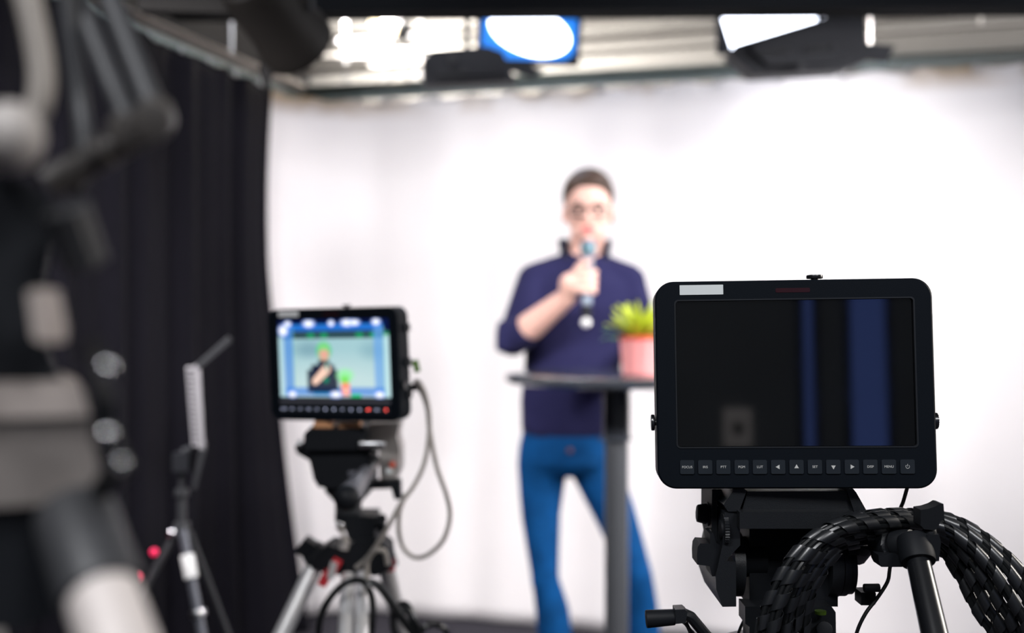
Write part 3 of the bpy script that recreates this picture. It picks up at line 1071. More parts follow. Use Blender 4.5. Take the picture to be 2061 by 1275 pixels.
def studio_camera(label, base, rot, live):
    """local frame: x right, y away from the operator, z up; origin at the middle of the monitor's lower front edge"""
    t = thing('studio_camera', label, 'camera', base, rot)
    L = lambda n, m_, mm, par=None, **k: part(n, m_, mm, par or t, world=False, **k)
    cz = MH / 2
    out = rrect(MW, MH, 0.0175, 8, 0, cz)
    sw, sh = 0.2200, 0.1375
    sx, sz = 0.0008, cz + 0.0103
    inn = rrect(sw + 0.002, sh + 0.002, 0.003, 8, sx, sz)
    mb = MB()
    outc = rrect(MW - 0.003, MH - 0.003, 0.0165, 8, 0, cz)
    mb.ring(outc, inn, 0.0, 0.005)
    mb.ring(out, outc, 0.0016, 0.005)
    n = len(out)
    # soft chamfer between face and side
    vs = [(p[0], 0.0, p[1]) for p in outc] + [(p[0], 0.0016, p[1]) for p in out]
    mb._faces(vs, [(k, (k + 1) % n, n + (k + 1) % n, n + k) for k in range(n)])
    mb.prism(out, 0.005, 0.040, 0.0)
    bz = L('monitor_housing', mb, 'black_plastic', angle=30)
    if live:
        o = link('screen', live_screen_mesh(sw, sh, 0.0), 'live_picture', t, world=False, smooth=False)
        me = o.data
        me.transform(Matrix.Translation((sx, 0.003, sz)))
        L('info_bar', MB().box((sx, 0.0005, sz - sh / 2 - 0.0060), (sw, 0.002, 0.0065), None, 0.0004), 'bar_grey')
    else:
        L('screen', MB().prism(rrect(sw, sh, 0.002, 4, sx, sz), 0.0028, 0.004), 'screen_glass', smooth=False)
        L('screen_lip', MB().ring(rrect(sw + 0.0035, sh + 0.0035, 0.0038, 8, sx, sz), rrect(sw + 0.0008, sh + 0.0008, 0.003, 8, sx, sz), -0.0006, 0.003), 'lip_highlight')
    # white tape, tally window
    L('tape_label', MB().prism(rrect(0.0410, 0.0093, 0.0004, 2, -0.0850, MH - 0.0082), -0.0004, 0.0006), 'white_label' if live else 'white_tape')
    L('tally_window', MB().prism(rrect(0.0322, 0.0042, 0.0015, 5, 0.0005, MH - 0.0098), -0.0003, 0.0006), 'tally_red' if not live else 'tally_red')
    # thirteen keys
    for k, s in enumerate(LEG):
        x = -0.1014 + k * 0.01692
        z = 0.0205
        mbk = MB().prism(rrect(0.0131, 0.0131, 0.0014, 4, x, z), -0.0013, 0.002, 0.0006)
        mbk_o = L('button', mbk, 'button_rubber')
        lm = 'legend_ink'
        if live:
            lm = 'legend_red' if k in (10, 12) else 'legend_lit'
        if s in '<>^v':
            me_b = MB().prism([(x + a, z + b) for a, b in tri(s, 0.0024)], -0.00155, -0.0013)
            L('legend', me_b, lm, mbk_o, smooth=False)
        elif s == 'O':
            mm = MB()
            arc = [(x + 0.0017 * math.sin(a), -0.0014, z + 0.0017 * math.cos(a)) for a in np.linspace(0.7, 2 * PI - 0.7, 18)]
            mm.tube(arc, 0.00022, 6)
            mm.box((x, -0.0014, z + 0.0013), (0.0004, 0.0003, 0.0022))
            L('legend', mm, lm, mbk_o, smooth=False)
        else:
            me_t = text_mesh(s, 0.0031 if len(s) > 3 else 0.0032)
            me_t.transform(Matrix.Translation((x, -0.0014, z)))
            link('legend', me_t, lm, mbk_o, world=False, smooth=False)
    # thumb screws of the sun hood
    L('top_screw', MB().cyl((0.0240, 0.015, MH - 0.001), (0.0240, 0.015, MH + 0.002), 0.0035, seg=16).cyl((0.0240, 0.015, MH + 0.002), (0.0240, 0.015, MH + 0.0055), 0.0078, seg=28, bev=0.001), 'black_gloss')
    L('side_screw', MB().cyl((-MW / 2 + 0.001, 0.014, 0.062), (-MW / 2 - 0.002, 0.014, 0.062), 0.003, seg=14).cyl((-MW / 2 - 0.0015, 0.014, 0.062), (-MW / 2 - 0.0050, 0.014, 0.062), 0.0078, seg=28, bev=0.0012), 'black_gloss')
    L('side_screw', MB().cyl((MW / 2 - 0.001, 0.014, 0.062), (MW / 2 + 0.002, 0.014, 0.062), 0.003, seg=14).cyl((MW / 2 + 0.0012, 0.014, 0.062), (MW / 2 + 0.0050, 0.014, 0.062), 0.0078, seg=40, bev=0.0008, ribs=1, rib=0.06), 'black_gloss')
    # camera body, handle and lens on the far side
    mb = MB()
    mb.box((-0.03, 0.085, 0.090), (0.095, 0.095, 0.13), None, 0.012)
    L('camera_body', mb, 'black_soft')
    mbl_ = MB().lathe([(0.026, 0.0), (0.030, 0.006), (0.030, 0.03), (0.027, 0.034), (0.027, 0.055), (0.031, 0.06), (0.031, 0.075), (0.024, 0.076)], (-0.035, 0.13, 0.092), (0, 1, 0), 36)
    L('lens', mbl_, 'black_metal')
    if live:
        for z in (0.16, 0.10, 0.045):
            L('side_clip', MB().box((MW / 2 + 0.001, 0.030, z), (0.008, 0.016, 0.014), None, 0.002), 'black_soft')
    return t


# dark monitor, sharp
CB = pp(1603.5, 984.5, 1.024)
Qr = Euler((math.radians(-3.0), math.radians(-0.75), math.radians(-4.4)), 'XYZ')
cam_right = studio_camera('black camera seen from behind with a switched-off monitor and lettered keys', CB, Qr, False)
# live monitor
CL = pp(673.5, 848, 1.905)
Ql = Euler((math.radians(2.5), math.radians(-1.1), math.radians(-21.0)), 'XYZ')
cam_left = studio_camera('black camera with a lit monitor showing the presenter on a silver-legged tripod', CL, Ql, True)

# ------------------------------------------------------------------ tripod of the right camera
D = 1.045
S1 = D / FPX
base = Vector(((1600 - 1030.5) * D / FPX, D + 0.06, 0))
tr = thing('camera_tripod', 'black tripod with fluid head under the switched-off monitor', 'tripod', base)
T = lambda n, m_, mm, par=None, **k: part(n, m_, mm, par or tr, **k)


def crop5(pts):
    return [(1380 + x / 4.0475, 960 + y / 4.0475) for x, y in pts]


# quick release plate and sliding body
T('quick_release_plate', MB().pix(crop5([(500, 102), (1300, 102), (1300, 122), (505, 122)]), D + 0.012, D + 0.12, 0.0012), 'black_metal')
T('plate_holder', MB().pix(crop5([(505, 120), (1312, 118), (1372, 288), (455, 288)]), D - 0.006, D + 0.13, 0.0022), 'black_metal')
T('head_block', MB().pix(crop5([(440, 290), (1372, 290), (1375, 425), (440, 425)]), D - 0.022, D + 0.13, 0.0022), 'black_metal')
T('cheek_plate', MB().pix(crop5([(480, 100), (495, 120), (435, 285), (345, 285), (310, 230), (395, 105)]), D - 0.010, D + 0.12, 0.002), 'black_metal')
T('cheek_plate', MB().pix(crop5([(1310, 100), (1365, 100), (1390, 130), (1475, 280), (1475, 330), (1375, 330), (1370, 275)]), D - 0.010, D + 0.12, 0.002), 'black_metal')
# cavity core
T('head_core', MB().pix(crop5([(520, 420), (1240, 420), (1240, 1060), (520, 1060)]), D + 0.03, D + 0.10, 0.004), 'black_soft')
cx5, cz5 = 800, 790


def drum(x0, x1, r, cy, m, d=D + 0.045, seg=40, bev=0.002):
    p, q = pp(1380 + x0 / 4.0475, 960 + cy / 4.0475, D), pp(1380 + x1 / 4.0475, 960 + cy / 4.0475, D)
    return T('tilt_drum', MB().cyl((p.x, d, p.z), (q.x, d, q.z), r / 4.0475 * S1, seg=seg, bev=bev), m)


drum(430, 520, 275, 793, 'black_metal')
drum(518, 725, 170, 735, 'black_soft')
drum(1235, 1332, 270, 800, 'black_metal')
drum(1342, 1395, 262, 803, 'black_metal')
drum(1400, 1450, 240, 810, 'black_metal')
# left side plate with friction housing
T('side_plate', MB().pix(crop5([(318, 290), (440, 290), (445, 560), (350, 660), (330, 690), (410, 700), (412, 1060), (300, 1062), (250, 920), (245, 810), (300, 560)]), D - 0.008, D + 0.09, 0.002), 'black_metal')
T('guard_plate', MB().pix(crop5([(215, 104), (290, 104), (300, 130), (255, 190), (255, 560), (300, 600), (300, 820), (245, 810), (240, 570), (212, 420)]), D + 0.02, D + 0.08, 0.002), 'black_soft')
T('toothed_wheel', MB().cyl(pp(*crop5([(300, 430)])[0], D), pp(*crop5([(335, 430)])[0], D), 0.0155, seg=72, ribs=1, rib=0.06), 'black_metal')
T('wheel_cap', MB().cyl(pp(*crop5([(278, 430)])[0], D), pp(*crop5([(312, 430)])[0], D), 0.0092, seg=24, bev=0.0012), 'black_soft')


def c5(x, y, d=D):
    return pp(1380 + x / 4.0475, 960 + y / 4.0475, d)


kn = T('lock_knob', MB().cyl(c5(90, 298, D + 0.04), c5(172, 303, D + 0.04), 0.0085, 0.0105, seg=8, bev=0.0012).cyl(c5(172, 303, D + 0.04), c5(196, 303, D + 0.04), 0.0122, seg=30, bev=0.001), 'black_soft')
T('knob_shaft', MB().cyl(c5(190, 305, D + 0.04), c5(245, 305, D + 0.04), 0.0028, seg=12), 'steel', kn)
T('knurled_pin', MB().cyl(c5(166, 455, D + 0.03), c5(225, 455, D + 0.03), 0.0046, seg=28, ribs=1, rib=0.1), 'steel')
T('brake_lever', MB().pix(crop5([(98, 575), (118, 545), (200, 550), (200, 470), (225, 465), (250, 540), (280, 560), (278, 815), (215, 812), (195, 730), (95, 718), (92, 640)]), D + 0.0, D + 0.03, 0.0025), 'black_soft')
T('drag_lever', MB().cyl(c5(1450, 908), c5(1580, 906), 0.0040, seg=18, bev=0.001), 'black_soft')
T('drag_lever', MB().pix(crop5([(1430, 945), (1545, 940), (1552, 955), (1548, 1040), (1535, 1050), (1430, 1050)]), D + 0.01, D + 0.03, 0.0015), 'black_soft')
T('side_bracket', MB().pix(crop5([(1330, 560), (1455, 565), (1520, 520), (1530, 560), (1460, 640), (1330, 640)]), D + 0.015, D + 0.04, 0.002), 'black_soft')
# neck with bubble level and bowl
T('head_neck', MB().pix(crop5([(485, 1060), (1190, 1060), (1222, 1105), (1225, 1290), (1250, 1340), (1250, 1500), (520, 1500), (520, 1225), (485, 1200)]), D + 0.005, D + 0.035, 0.004), 'black_metal')
T('bubble_level', MB().cyl(c5(1098, 1085, D - 0.002) - Vector((0, 0, 0.004)), c5(1098, 1085, D - 0.002) - Vector((0, 0, 0.001)), 0.0055, seg=20), 'level_green')
T('clamp_knob', MB().cyl(c5(1130, 1245, D + 0.006), c5(1130, 1245, D - 0.012), 0.0075, seg=24, bev=0.0015), 'black_soft')
zt = pp(0, 1275, D).z
bx = base.x
T('bowl', MB().lathe([(0.03, -0.10), (0.05, -0.08), (0.062, -0.02), (0.062, 0.0), (0.035, 0.002)], (bx, D + 0.06, zt - 0.03)), 'black_metal')
for k in range(3):
    a = math.radians(100 + 120 * k)
    top = Vector((bx + 0.06 * math.cos(a), D + 0.06 + 0.06 * math.sin(a), zt - 0.10))
    foot = Vector((bx + 0.45 * math.cos(a), D + 0.06 + 0.45 * math.sin(a), 0.015))
    lg = T('leg', MB().cyl(top, top.lerp(foot, 0.55), 0.017, seg=16).cyl(top.lerp(foot, 0.5), foot, 0.012, seg=16), 'black_metal')
    T('foot', MB().ell(foot, (0.018, 0.018, 0.015)), 'black_rubber', lg)
# pan crank at lower left
cr = T('crank_arm', MB().tube([pp(1362, 1243, 1.0), pp(1378, 1236, 1.0), pp(1390, 1242, 1.0), pp(1420, 1278, 1.01), pp(1470, 1330, 1.03), pp(1545, 1345, D + 0.04)], 0.0052, 10).pix([(1359, 1228), (1378, 1227), (1384, 1232), (1380, 1255), (1360, 1257)], 0.990, 1.006, 0.0015), 'black_metal')
T('crank_arm', MB().tube([pp(1378, 1252, 1.004), pp(1392, 1275, 1.006), pp(1420, 1306, 1.012), pp(1470, 1345, 1.03)], 0.003, 8), 'black_metal')
T('crank_grip', MB().cyl(pp(1300, 1247, 0.998), pp(1358, 1243, 0.998), 0.0082, 0.0072, seg=24, bev=0.0012), 'black_soft', cr)
# pan handle coming towards the viewer at right
h0, h1 = pp(1838, 1085, 1.00), pp(1884, 1290, 0.935)
hd = (h1 - h0).normalized()
ph_ = T('pan_handle', MB().cyl(h0, h0 + hd * 0.42, 0.0104, 0.0150, seg=36, bev=0.002), 'black_gloss')
T('grip', MB().cyl(h0 + hd * 0.26, h0 + hd * 0.42, 0.0165, seg=24, bev=0.004), 'black_rubber', ph_)
cl_c = h0 + hd * 0.012
hx, hy, _ = frame_of(hd)
T('handle_clamp', MB().lathe([(0.0105, -0.012), (0.0150, -0.012), (0.0158, -0.009), (0.0158, 0.009), (0.0150, 0.012), (0.0105, 0.012)], cl_c, hd, 32).pix([(1866, 1078), (1890, 1076), (1894, 1092), (1890, 1130), (1872, 1133), (1866, 1110)], 0.985, 1.003, 0.002), 'black_soft', ph_)
T('clamp_stem', MB().cyl(pp(1872, 1082, 0.992), pp(1870, 1066, 0.992), 0.0062, seg=18, bev=0.001), 'black_metal', ph_)
T('wing_knob', MB().pix([(1853, 1027), (1868, 1025), (1883, 1020), (1893, 1014), (1899, 1015), (1901, 1044), (1893, 1050), (1888, 1063), (1880, 1068), (1860, 1066), (1853, 1058)], 0.984, 1.002, 0.003), 'black_soft', ph_)
T('rosette', MB().cyl(pp(1772, 1098, 1.03), pp(1800, 1096, 1.012), 0.0148, seg=36, bev=0.003).cyl(pp(1798, 1096, 1.013), pp(1836, 1094, 1.0), 0.0128, seg=32, bev=0.002), 'black_metal', ph_)
T('rosette_lug', MB().pix([(1768, 1118), (1818, 1112), (1816, 1142), (1774, 1142), (1769, 1132)], 1.0, 1.022, 0.003), 'black_soft', ph_)
T('handle_arm', MB().tube([pp(1772, 1098, 1.03), pp(1740, 1100, 1.06), c5(1400, 640, D + 0.05)], 0.010, 12), 'black_metal', ph_)

# thin cable from the monitor down behind the handle
tc_ = MB().tube(smooth_path([pp(1828, 975, 1.055), pp(1818, 1010, 1.058), pp(1811, 1030, 1.06), pp(1800, 1090, 1.065), pp(1791, 1145, 1.06), pp(1786, 1172, 1.06), pp(1766, 1204, 1.055), pp(1742, 1236, 1.05), pp(1724, 1276, 1.05), pp(1712, 1340, 1.06), pp(1690, 1480, 1.09), pp(1660, 1900, 1.12), pp(1660, 2600, 1.13)], 10), 0.0019, 8)
solo('monitor_cable', tc_, 'cable_black', 'thin dark cable dropping from the switched-off monitor behind the pan handle', 'cable', loc=pp(1811, 1030, 1.06))
yc = MB().tube(smooth_path([pp(1520, 1215, 1.09), pp(1500, 1245, 1.088), pp(1486, 1276, 1.086), pp(1470, 1330, 1.09), pp(1450, 1500, 1.10), pp(1430, 2000, 1.14)], 8), 0.0016, 8)
solo('control_cable', yc, 'cable_black', 'short thin cable slanting below the left of the black fluid head', 'cable', loc=pp(1500, 1245, 1.088))

# ------------------------------------------------------------------ coil of spiral-wrapped cable hung on the pan handle
coil = thing('cable_coil', 'heavy coil of black spiral-wrapped cable hung over the pan handle', 'cable', pp(1800, 1040, 1.0))


def strand(px_pts, r_in=0.0042, R=0.0060, pitch=0.0235, width=0.0140, phase=0.0):
    pts = [pp(x, y, d) for x, y, d in px_pts]
    path = smooth_path(pts, 18, closed=True)
    # even spacing
    L = [0.0]
    n = len(path)
    for i in range(n):
        L.append(L[-1] + (path[(i + 1) % n] - path[i]).length)
    tot = L[-1]
    N = int(tot / 0.003)
    ev = []
    j = 0
    for i in range(N):
        s = tot * i / N
        while L[j + 1] < s:
            j += 1
        f = (s - L[j]) / (L[j + 1] - L[j])
        ev.append(path[j % n].lerp(path[(j + 1) % n], f))
    _, fr = transport(ev, True)
    inner = MB()
    for q in range(3):
        a = 2 * PI * q / 3 + phase
        inner.tube([ev[i] + fr[i][0] * (0.0027 * math.cos(a + i * 0.02)) + fr[i][1] * (0.0027 * math.sin(a + i * 0.02)) for i in range(N)], 0.0027, 8, closed=True)
    st = part('cable_strand', inner, 'cable_black', coil)
    # helical ribbon
    rb = MB()
    turns = int(tot / pitch)
    steps = turns * 14
    vs, fs = [], []

    def at(s):
        s = (s % tot) / tot * N
        i = int(s) % N
        f = s - int(s)
        k = (i + 1) % N
        return ev[i].lerp(ev[k], f), fr[i][0].lerp(fr[k][0], f) if k else fr[i][0], fr[i][1].lerp(fr[k][1], f) if k else fr[i][1]

    for q in range(steps):
        s = tot * q / steps
        th = 2 * PI * q / 14 + phase
        for (off, rr) in ((-width / 2, R * 0.99), (-width * 0.42, R * 1.01), (width * 0.42, R * 1.045), (width / 2, R * 1.035), (width / 2, R * 0.93), (-width / 2, R * 0.90)):
            p, x, y = at(s + off)
            vs.append(p + x * (rr * math.cos(th)) + y * (rr * math.sin(th)))
    m6 = 6
    for q in range(steps - 1):
        for k in range(m6):
            k2 = (k + 1) % m6
            fs.append((q * m6 + k, q * m6 + k2, (q + 1) * m6 + k2, (q + 1) * m6 + k))
    rb._faces(vs, fs)
    part('spiral_wrap', rb, 'wrap_plastic', st, angle=28)


def strand_px(left, top, right, d, phase):
    """left: x at the lower left, top: y at the crown, right: x at the lower right"""
    R_ = right
    pts = [(left, 1275, d - 0.015), (left + 12 + (1640 - left) * 0.13, 1190, d - 0.015), (left + 60 + (1640 - left) * 0.12, 1112, d - 0.012),
           (1672 + (left - 1531) * 0.45, 1060 + (top - 1038) * 0.8, d - 0.006), (1752 + (left - 1531) * 0.2, top + 4, d + 0.008), (1840, top + 2, d + 0.024),
           (1918 + (R_ - 2110) * 0.25, top + 16 + (2110 - R_) * 0.06, d + 0.022), (1990 + (R_ - 2110) * 0.55, top + 64 + (2110 - R_) * 0.10, d + 0.012), (2056 + (R_ - 2110) * 0.8, top + 138 + (2110 - R_) * 0.12, d + 0.002),
           (R_, 1290, d), (R_ - 14, 1420, d + 0.01), (1960 + (R_ - 2110) * 0.5, 1550 - (2110 - R_) * 0.8, d + 0.03), (1765, 1590 - (2110 - R_) * 0.8, d + 0.03), (left + 70, 1500 - (left - 1531) * 0.5, d), (left + 8, 1380, d - 0.015)]
    strand(pts, phase=phase)


strand_px(1532, 1040, 2102, 1.000, 0.0)
strand_px(1556, 1050, 2074, 0.994, 1.3)
strand_px(1581, 1062, 2049, 1.006, 2.2)
strand_px(1600, 1072, 2025, 1.016, 0.6)
strand_px(1618, 1082, 2002, 1.028, 2.9)
strand_px(1566, 1034, 2124, 1.014, 4.1)

# ------------------------------------------------------------------ tripod of the left camera
D2 = 1.93
b2 = Vector((pp(705, 0, D2 + 0.05).x, D2 + 0.05, 0))
tl = thing('camera_tripod', 'tripod with silver legs and black head under the lit monitor', 'tripod', b2)
T2_ = lambda n, m_, mm, par=None, **k: part(n, m_, mm, par or tl, **k)


def c8(x, y, d=D2):
    return pp(560 + x / 6.375, 840 + y / 6.375, d)


def o8(pts):
    return [(560 + x / 6.375, 840 + y / 6.375) for x, y in pts]


T2_('quick_release_plate', MB().pix(o8([(420, 120), (1090, 120), (1120, 160), (390, 170)]), D2 - 0.01, D2 + 0.12, 0.002), 'black_soft')
for x0, x1 in ((455, 700), (775, 1045)):
    T2_('tan_pad', MB().pix(o8([(x0, 62), (x1, 62), (x1, 140), (x0, 140)]), D2 - 0.012, D2 + 0.02, 0.002), 'tan_pad')
T2_('head_block', MB().pix(o8([(380, 160), (1120, 160), (1140, 420), (330, 430), (330, 220)]), D2 - 0.014, D2 + 0.12, 0.006), 'black_soft')
T2_('side_ear', MB().pix(o8([(210, 380), (330, 330), (400, 420), (400, 560), (240, 470)]), D2 + 0.02, D2 + 0.07, 0.005), 'black_soft')
T2_('latch_knob', MB().cyl(c8(250, 345, D2 + 0.01), c8(310, 340, D2 + 0.01), 0.007, seg=16, bev=0.001), 'steel')
T2_('tilt_housing', MB().pix(o8([(370, 420), (1180, 420), (1180, 920), (520, 905), (455, 800), (420, 640)]), D2 + 0.0, D2 + 0.11, 0.012), 'black_soft')
T2_('friction_cover', MB().pix(o8([(1180, 80), (1560, 70), (1520, 250), (1560, 420), (1560, 700), (1500, 830), (1310, 830), (1290, 430), (1130, 300), (1120, 220)]), D2 + 0.03, D2 + 0.11, 0.012), 'grey_plastic')
T2_('red_mark', MB().cyl(c8(1465, 610, D2 + 0.032), c8(1465, 610, D2 + 0.024), 0.0055, seg=16), 'orange_mark')
T2_('white_mark', MB().cyl(c8(1420, 690, D2 + 0.032), c8(1420, 690, D2 + 0.025), 0.005, seg=16), 'white_tape')
T2_('lock_pin', MB().cyl(c8(1040, 350, D2 - 0.02), c8(1370, 350, D2 - 0.02), 0.0075, seg=20, bev=0.001), 'steel')
T2_('brake_lever', MB().pix(o8([(1160, 830), (1560, 810), (1570, 1060), (1490, 1060), (1450, 920), (1160, 930)]), D2 + 0.0, D2 + 0.03, 0.004), 'black_soft')
ph2 = T2_('pan_handle', MB().cyl(c8(1240, 560, D2), c8(1060, 820, D2 - 0.10), 0.0105, seg=20), 'black_gloss')
T2_('grip', MB().cyl(c8(1130, 720, D2 - 0.06), c8(885, 1030, D2 - 0.20), 0.0145, 0.0195, seg=24, bev=0.003), 'grip_grey', ph2)
T2_('grip_end', MB().ell(c8(882, 1040, D2 - 0.203), (0.0205, 0.0205, 0.0205)), 'black_soft', ph2)
T2_('handle_knob', MB().cyl(c8(965, 760, D2 - 0.06), c8(965, 690, D2 - 0.06), 0.010, seg=18, bev=0.002), 'grip_grey', ph2)
T2_('head_neck', MB().lathe([(0.024, 0.0), (0.024, 0.035), (0.042, 0.055), (0.044, 0.075)], c8(900, 1340, D2 + 0.05), (0, 0, 1)), 'dark_grey')


def c4(x, y, d=D2):
    return pp(520 + x / 2.864, 830 + y / 2.864, d)


def o4(pts):
    return [(520 + x / 2.864, 830 + y / 2.864) for x, y in pts]


T2_('neck_ring', MB().cyl(c4(565, 604, D2 + 0.05), c4(565, 585, D2 + 0.05), 0.034, seg=32, bev=0.002), 'dark_grey')
T2_('bowl', MB().pix(o4([(445, 600), (670, 600), (670, 740), (520, 745), (505, 690), (450, 650)]), D2 + 0.01, D2 + 0.09, 0.006), 'black_soft')
T2_('bowl_knob', MB().cyl(c4(665, 640, D2 + 0.03), c4(725, 640, D2 + 0.03), 0.012, seg=18, bev=0.003).ell(c4(715, 618, D2 + 0.03), (0.008, 0.008, 0.010)).ell(c4(715, 665, D2 + 0.03), (0.008, 0.008, 0.010)), 'black_soft')
for (sx, sy) in ((463, 640), (488, 650)):
    T2_('bright_bolt', MB().ell(c4(sx, sy, D2 - 0.005), (0.004, 0.004, 0.004)), 'chrome')
T2_('strut', MB().tube([c4(470, 655, D2), c4(500, 745, D2), c4(490, 790, D2)], 0.009, 10), 'grey_plastic')
T2_('spider', MB().pix(o4([(300, 900), (340, 810), (400, 770), (500, 800), (560, 740), (680, 735), (750, 790), (762, 910), (690, 945), (520, 950), (400, 930)]), D2 + 0.0, D2 + 0.08, 0.010), 'black_soft')
T2_('shoulder', MB().cyl(c4(300, 880, D2 + 0.03), c4(395, 800, D2 + 0.03), 0.024, seg=20, bev=0.004), 'black_soft')
T2_('shoulder', MB().cyl(c4(735, 900, D2 + 0.06), c4(705, 800, D2 + 0.06), 0.024, seg=20, bev=0.004), 'black_soft')
T2_('leg_knob', MB().pix(o4([(205, 805), (265, 730), (350, 785), (300, 865)]), D2 + 0.01, D2 + 0.045, 0.004), 'black_soft')
for (x0, y0, m) in ((385, 960, 'red_plastic'), (440, 890, 'red_plastic')):
    T2_('red_lever', MB().box(c4(x0, y0, D2 - 0.012), (0.016, 0.012, 0.026), Euler((0, 0.5, 0)), 0.003), m)
T2_('silver_clip', MB().box(c4(427, 912, D2 - 0.018), (0.012, 0.008, 0.030), Euler((0, 0.25, 0)), 0.003), 'aluminium')
T2_('red_lever', MB().box(c4(768, 880, D2 + 0.05), (0.012, 0.012, 0.022), None, 0.003), 'red_plastic')


def floor_point(p, q):
    p, q = Vector(p), Vector(q)
    k = (p.z - 0.012) / (p.z - q.z)
    return p + (q - p) * k


def silver_leg(p, q, r, twin=0.0):
    f = floor_point(p, q)
    mbq = MB()
    d_ = (f - p).normalized()
    sx_ = d_.cross(Vector((0, 1, 0))).normalized()
    offs = [0] if not twin else [-twin, twin]
    for o_ in offs:
        mbq.cyl(p + sx_ * o_, p.lerp(f, 0.62) + sx_ * o_, r, seg=20)
    lg_ = T2_('leg', mbq, 'aluminium')
    T2_('lower_leg', MB().cyl(p.lerp(f, 0.55), f, r * 0.75, seg=16), 'aluminium', lg_)
    T2_('foot', MB().ell(f, (0.022, 0.022, 0.012)), 'black_rubber', lg_)


silver_leg(c4(318, 900, D2 + 0.02), c4(140, 1275, D2 - 0.03), 0.0155)
silver_leg(c4(560, 940, D2 + 0.0), c4(548, 1275, D2 - 0.09), 0.0125, 0.0135)
silver_leg(c4(738, 900, D2 + 0.07), c4(830, 1275, D2 + 0.16), 0.0150)

# cables looped round that tripod
def cable(pts, r, m, label, n=10):
    P_ = [pp(*p) for p in pts]
    return solo('cable', MB().tube(smooth_path(P_, n), r, 8), m, label, 'cable', loc=P_[len(P_) // 2])


k4 = lambda x, y, d: (520 + x / 2.864, 830 + y / 2.864, d)
cable([k4(345, 1400, 1.88), k4(350, 1230, 1.87), k4(385, 1120, 1.86), k4(450, 1030, 1.855), k4(520, 980, 1.85), k4(600, 975, 1.85), k4(645, 1040, 1.85), k4(660, 1130, 1.86), k4(650, 1300, 1.87), k4(640, 1500, 1.88)], 0.0062, 'cable_black', 'thick black cable arching over the middle silver tripod leg')
cable([k4(620, 980, 1.86), k4(690, 1000, 1.86), k4(760, 1090, 1.865), k4(830, 1190, 1.87), k4(900, 1290, 1.88), k4(960, 1420, 1.89)], 0.0075, 'cable_black', 'thick black cable running down right from the silver-legged tripod')
cable([k4(560, 900, 1.87), k4(620, 850, 1.87), k4(680, 770, 1.875), k4(760, 640, 1.88), k4(820, 530, 1.885), k4(900, 420, 1.90), k4(955, 300, 1.91), k4(980, 170, 1.92), k4(985, 20, 1.925), k4(960, -110, 1.93), k4(915, -180, 1.93), k4(890, -130, 1.95)], 0.0040, 'grey_cable', 'thin grey cable from the lit camera down to its tripod')
cable([k4(890, -135, 1.96), k4(930, -130, 1.945), k4(972, -30, 1.94), k4(990, 120, 1.935), k4(1030, 320, 1.93), k4(1085, 480, 1.93), k4(1105, 600, 1.93), k4(1070, 730, 1.93), k4(990, 815, 1.93), k4(910, 840, 1.93), k4(840, 790, 1.93), k4(810, 690, 1.93), k4(815, 570, 1.93), k4(850, 470, 1.93)], 0.0042, 'grey_cable', 'thin grey cable hanging in a big loop beside the lit camera')
cable([k4(630, 980, 1.86), k4(625, 880, 1.86), k4(650, 820, 1.855), k4(690, 795, 1.855), k4(730, 810, 1.86), k4(745, 880, 1.865)], 0.0045, 'grey_cable', 'short grey cable bent over the right shoulder of the silver-legged tripod')
cable([k4(800, 1120, 1.90), k4(850, 1110, 1.89), k4(890, 1180, 1.885), k4(900, 1290, 1.885), k4(840, 1340, 1.88), k4(780, 1250, 1.88), k4(790, 1150, 1.885), k4(860, 1150, 1.88), k4(920, 1250, 1.88), k4(930, 1400, 1.9)], 0.0065, 'cable_black', 'tangled black cable loop at the foot of the picture beside the silver leg')
cable([k4(930, 1290, 1.95), k4(960, 1240, 1.95), k4(1010, 1225, 1.955), k4(1070, 1250, 1.96), k4(1100, 1330, 1.97), k4(1110, 1500, 2.0)], 0.0060, 'cable_black', 'black cable hoop low to the right of the tangled loop')
pl = solo('cable_plug', MB().box(pp(838, 737, 1.925), (0.010, 0.012, 0.022), Euler((0, -0.2, 0)), 0.002).cyl(pp(826, 731, 1.93), pp(838, 737, 1.925), 0.003, seg=10), 'green_plug', 'green-banded plug in the right side of the lit camera', 'plug', loc=pp(838, 737, 1.925))
solo('cable_plug', MB().cyl(pp(815, 779, 1.945), pp(840, 781, 1.925), 0.0055, seg=16, bev=0.001), 'black_soft', 'black plug lower on the right side of the lit camera', 'plug', loc=pp(828, 780, 1.935))

# ------------------------------------------------------------------ LED panel on a light stand
D3 = 2.7
s3 = Vector((pp(366, 0, D3).x, D3, 0))
st = thing('light_stand', 'thin black light stand with glowing red knobs before the black curtain', 'light stand', s3)
K = lambda n, m_, mm, par=None, **k: part(n, m_, mm, par or st, **k)
K('pole', MB().cyl(pp(366, 1075, D3), pp(366, 985, D3), 0.011, seg=14).cyl(pp(366, 990, D3), pp(367, 925, D3), 0.008, seg=14), 'dark_grey')
K('collar', MB().cyl(pp(366, 1000, D3), pp(366, 985, D3), 0.017, seg=18, bev=0.002), 'dark_grey')
K('collar', MB().cyl(pp(366, 1082, D3), pp(366, 1052, D3), 0.02, seg=18, bev=0.003), 'dark_grey')
K('swivel_head', MB().box(pp(368, 930, D3), (0.04, 0.04, 0.045), None, 0.006).cyl(pp(368, 912, D3), pp(388, 905, D3), 0.012, seg=14), 'lamp_black')
K('stand_knob', MB().ell(pp(345, 1073, D3 - 0.02), (0.012, 0.012, 0.012)), 'chrome')
lg1 = K('leg', MB().cyl(pp(367, 1068, D3 - 0.01), floor_point(pp(367, 1068, D3 - 0.01), pp(406, 1275, D3 - 0.06)), 0.0115, seg=14), 'leg_blue_grey')
a_, b_ = pp(367, 1068, D3 - 0.01), pp(406, 1275, D3 - 0.06)
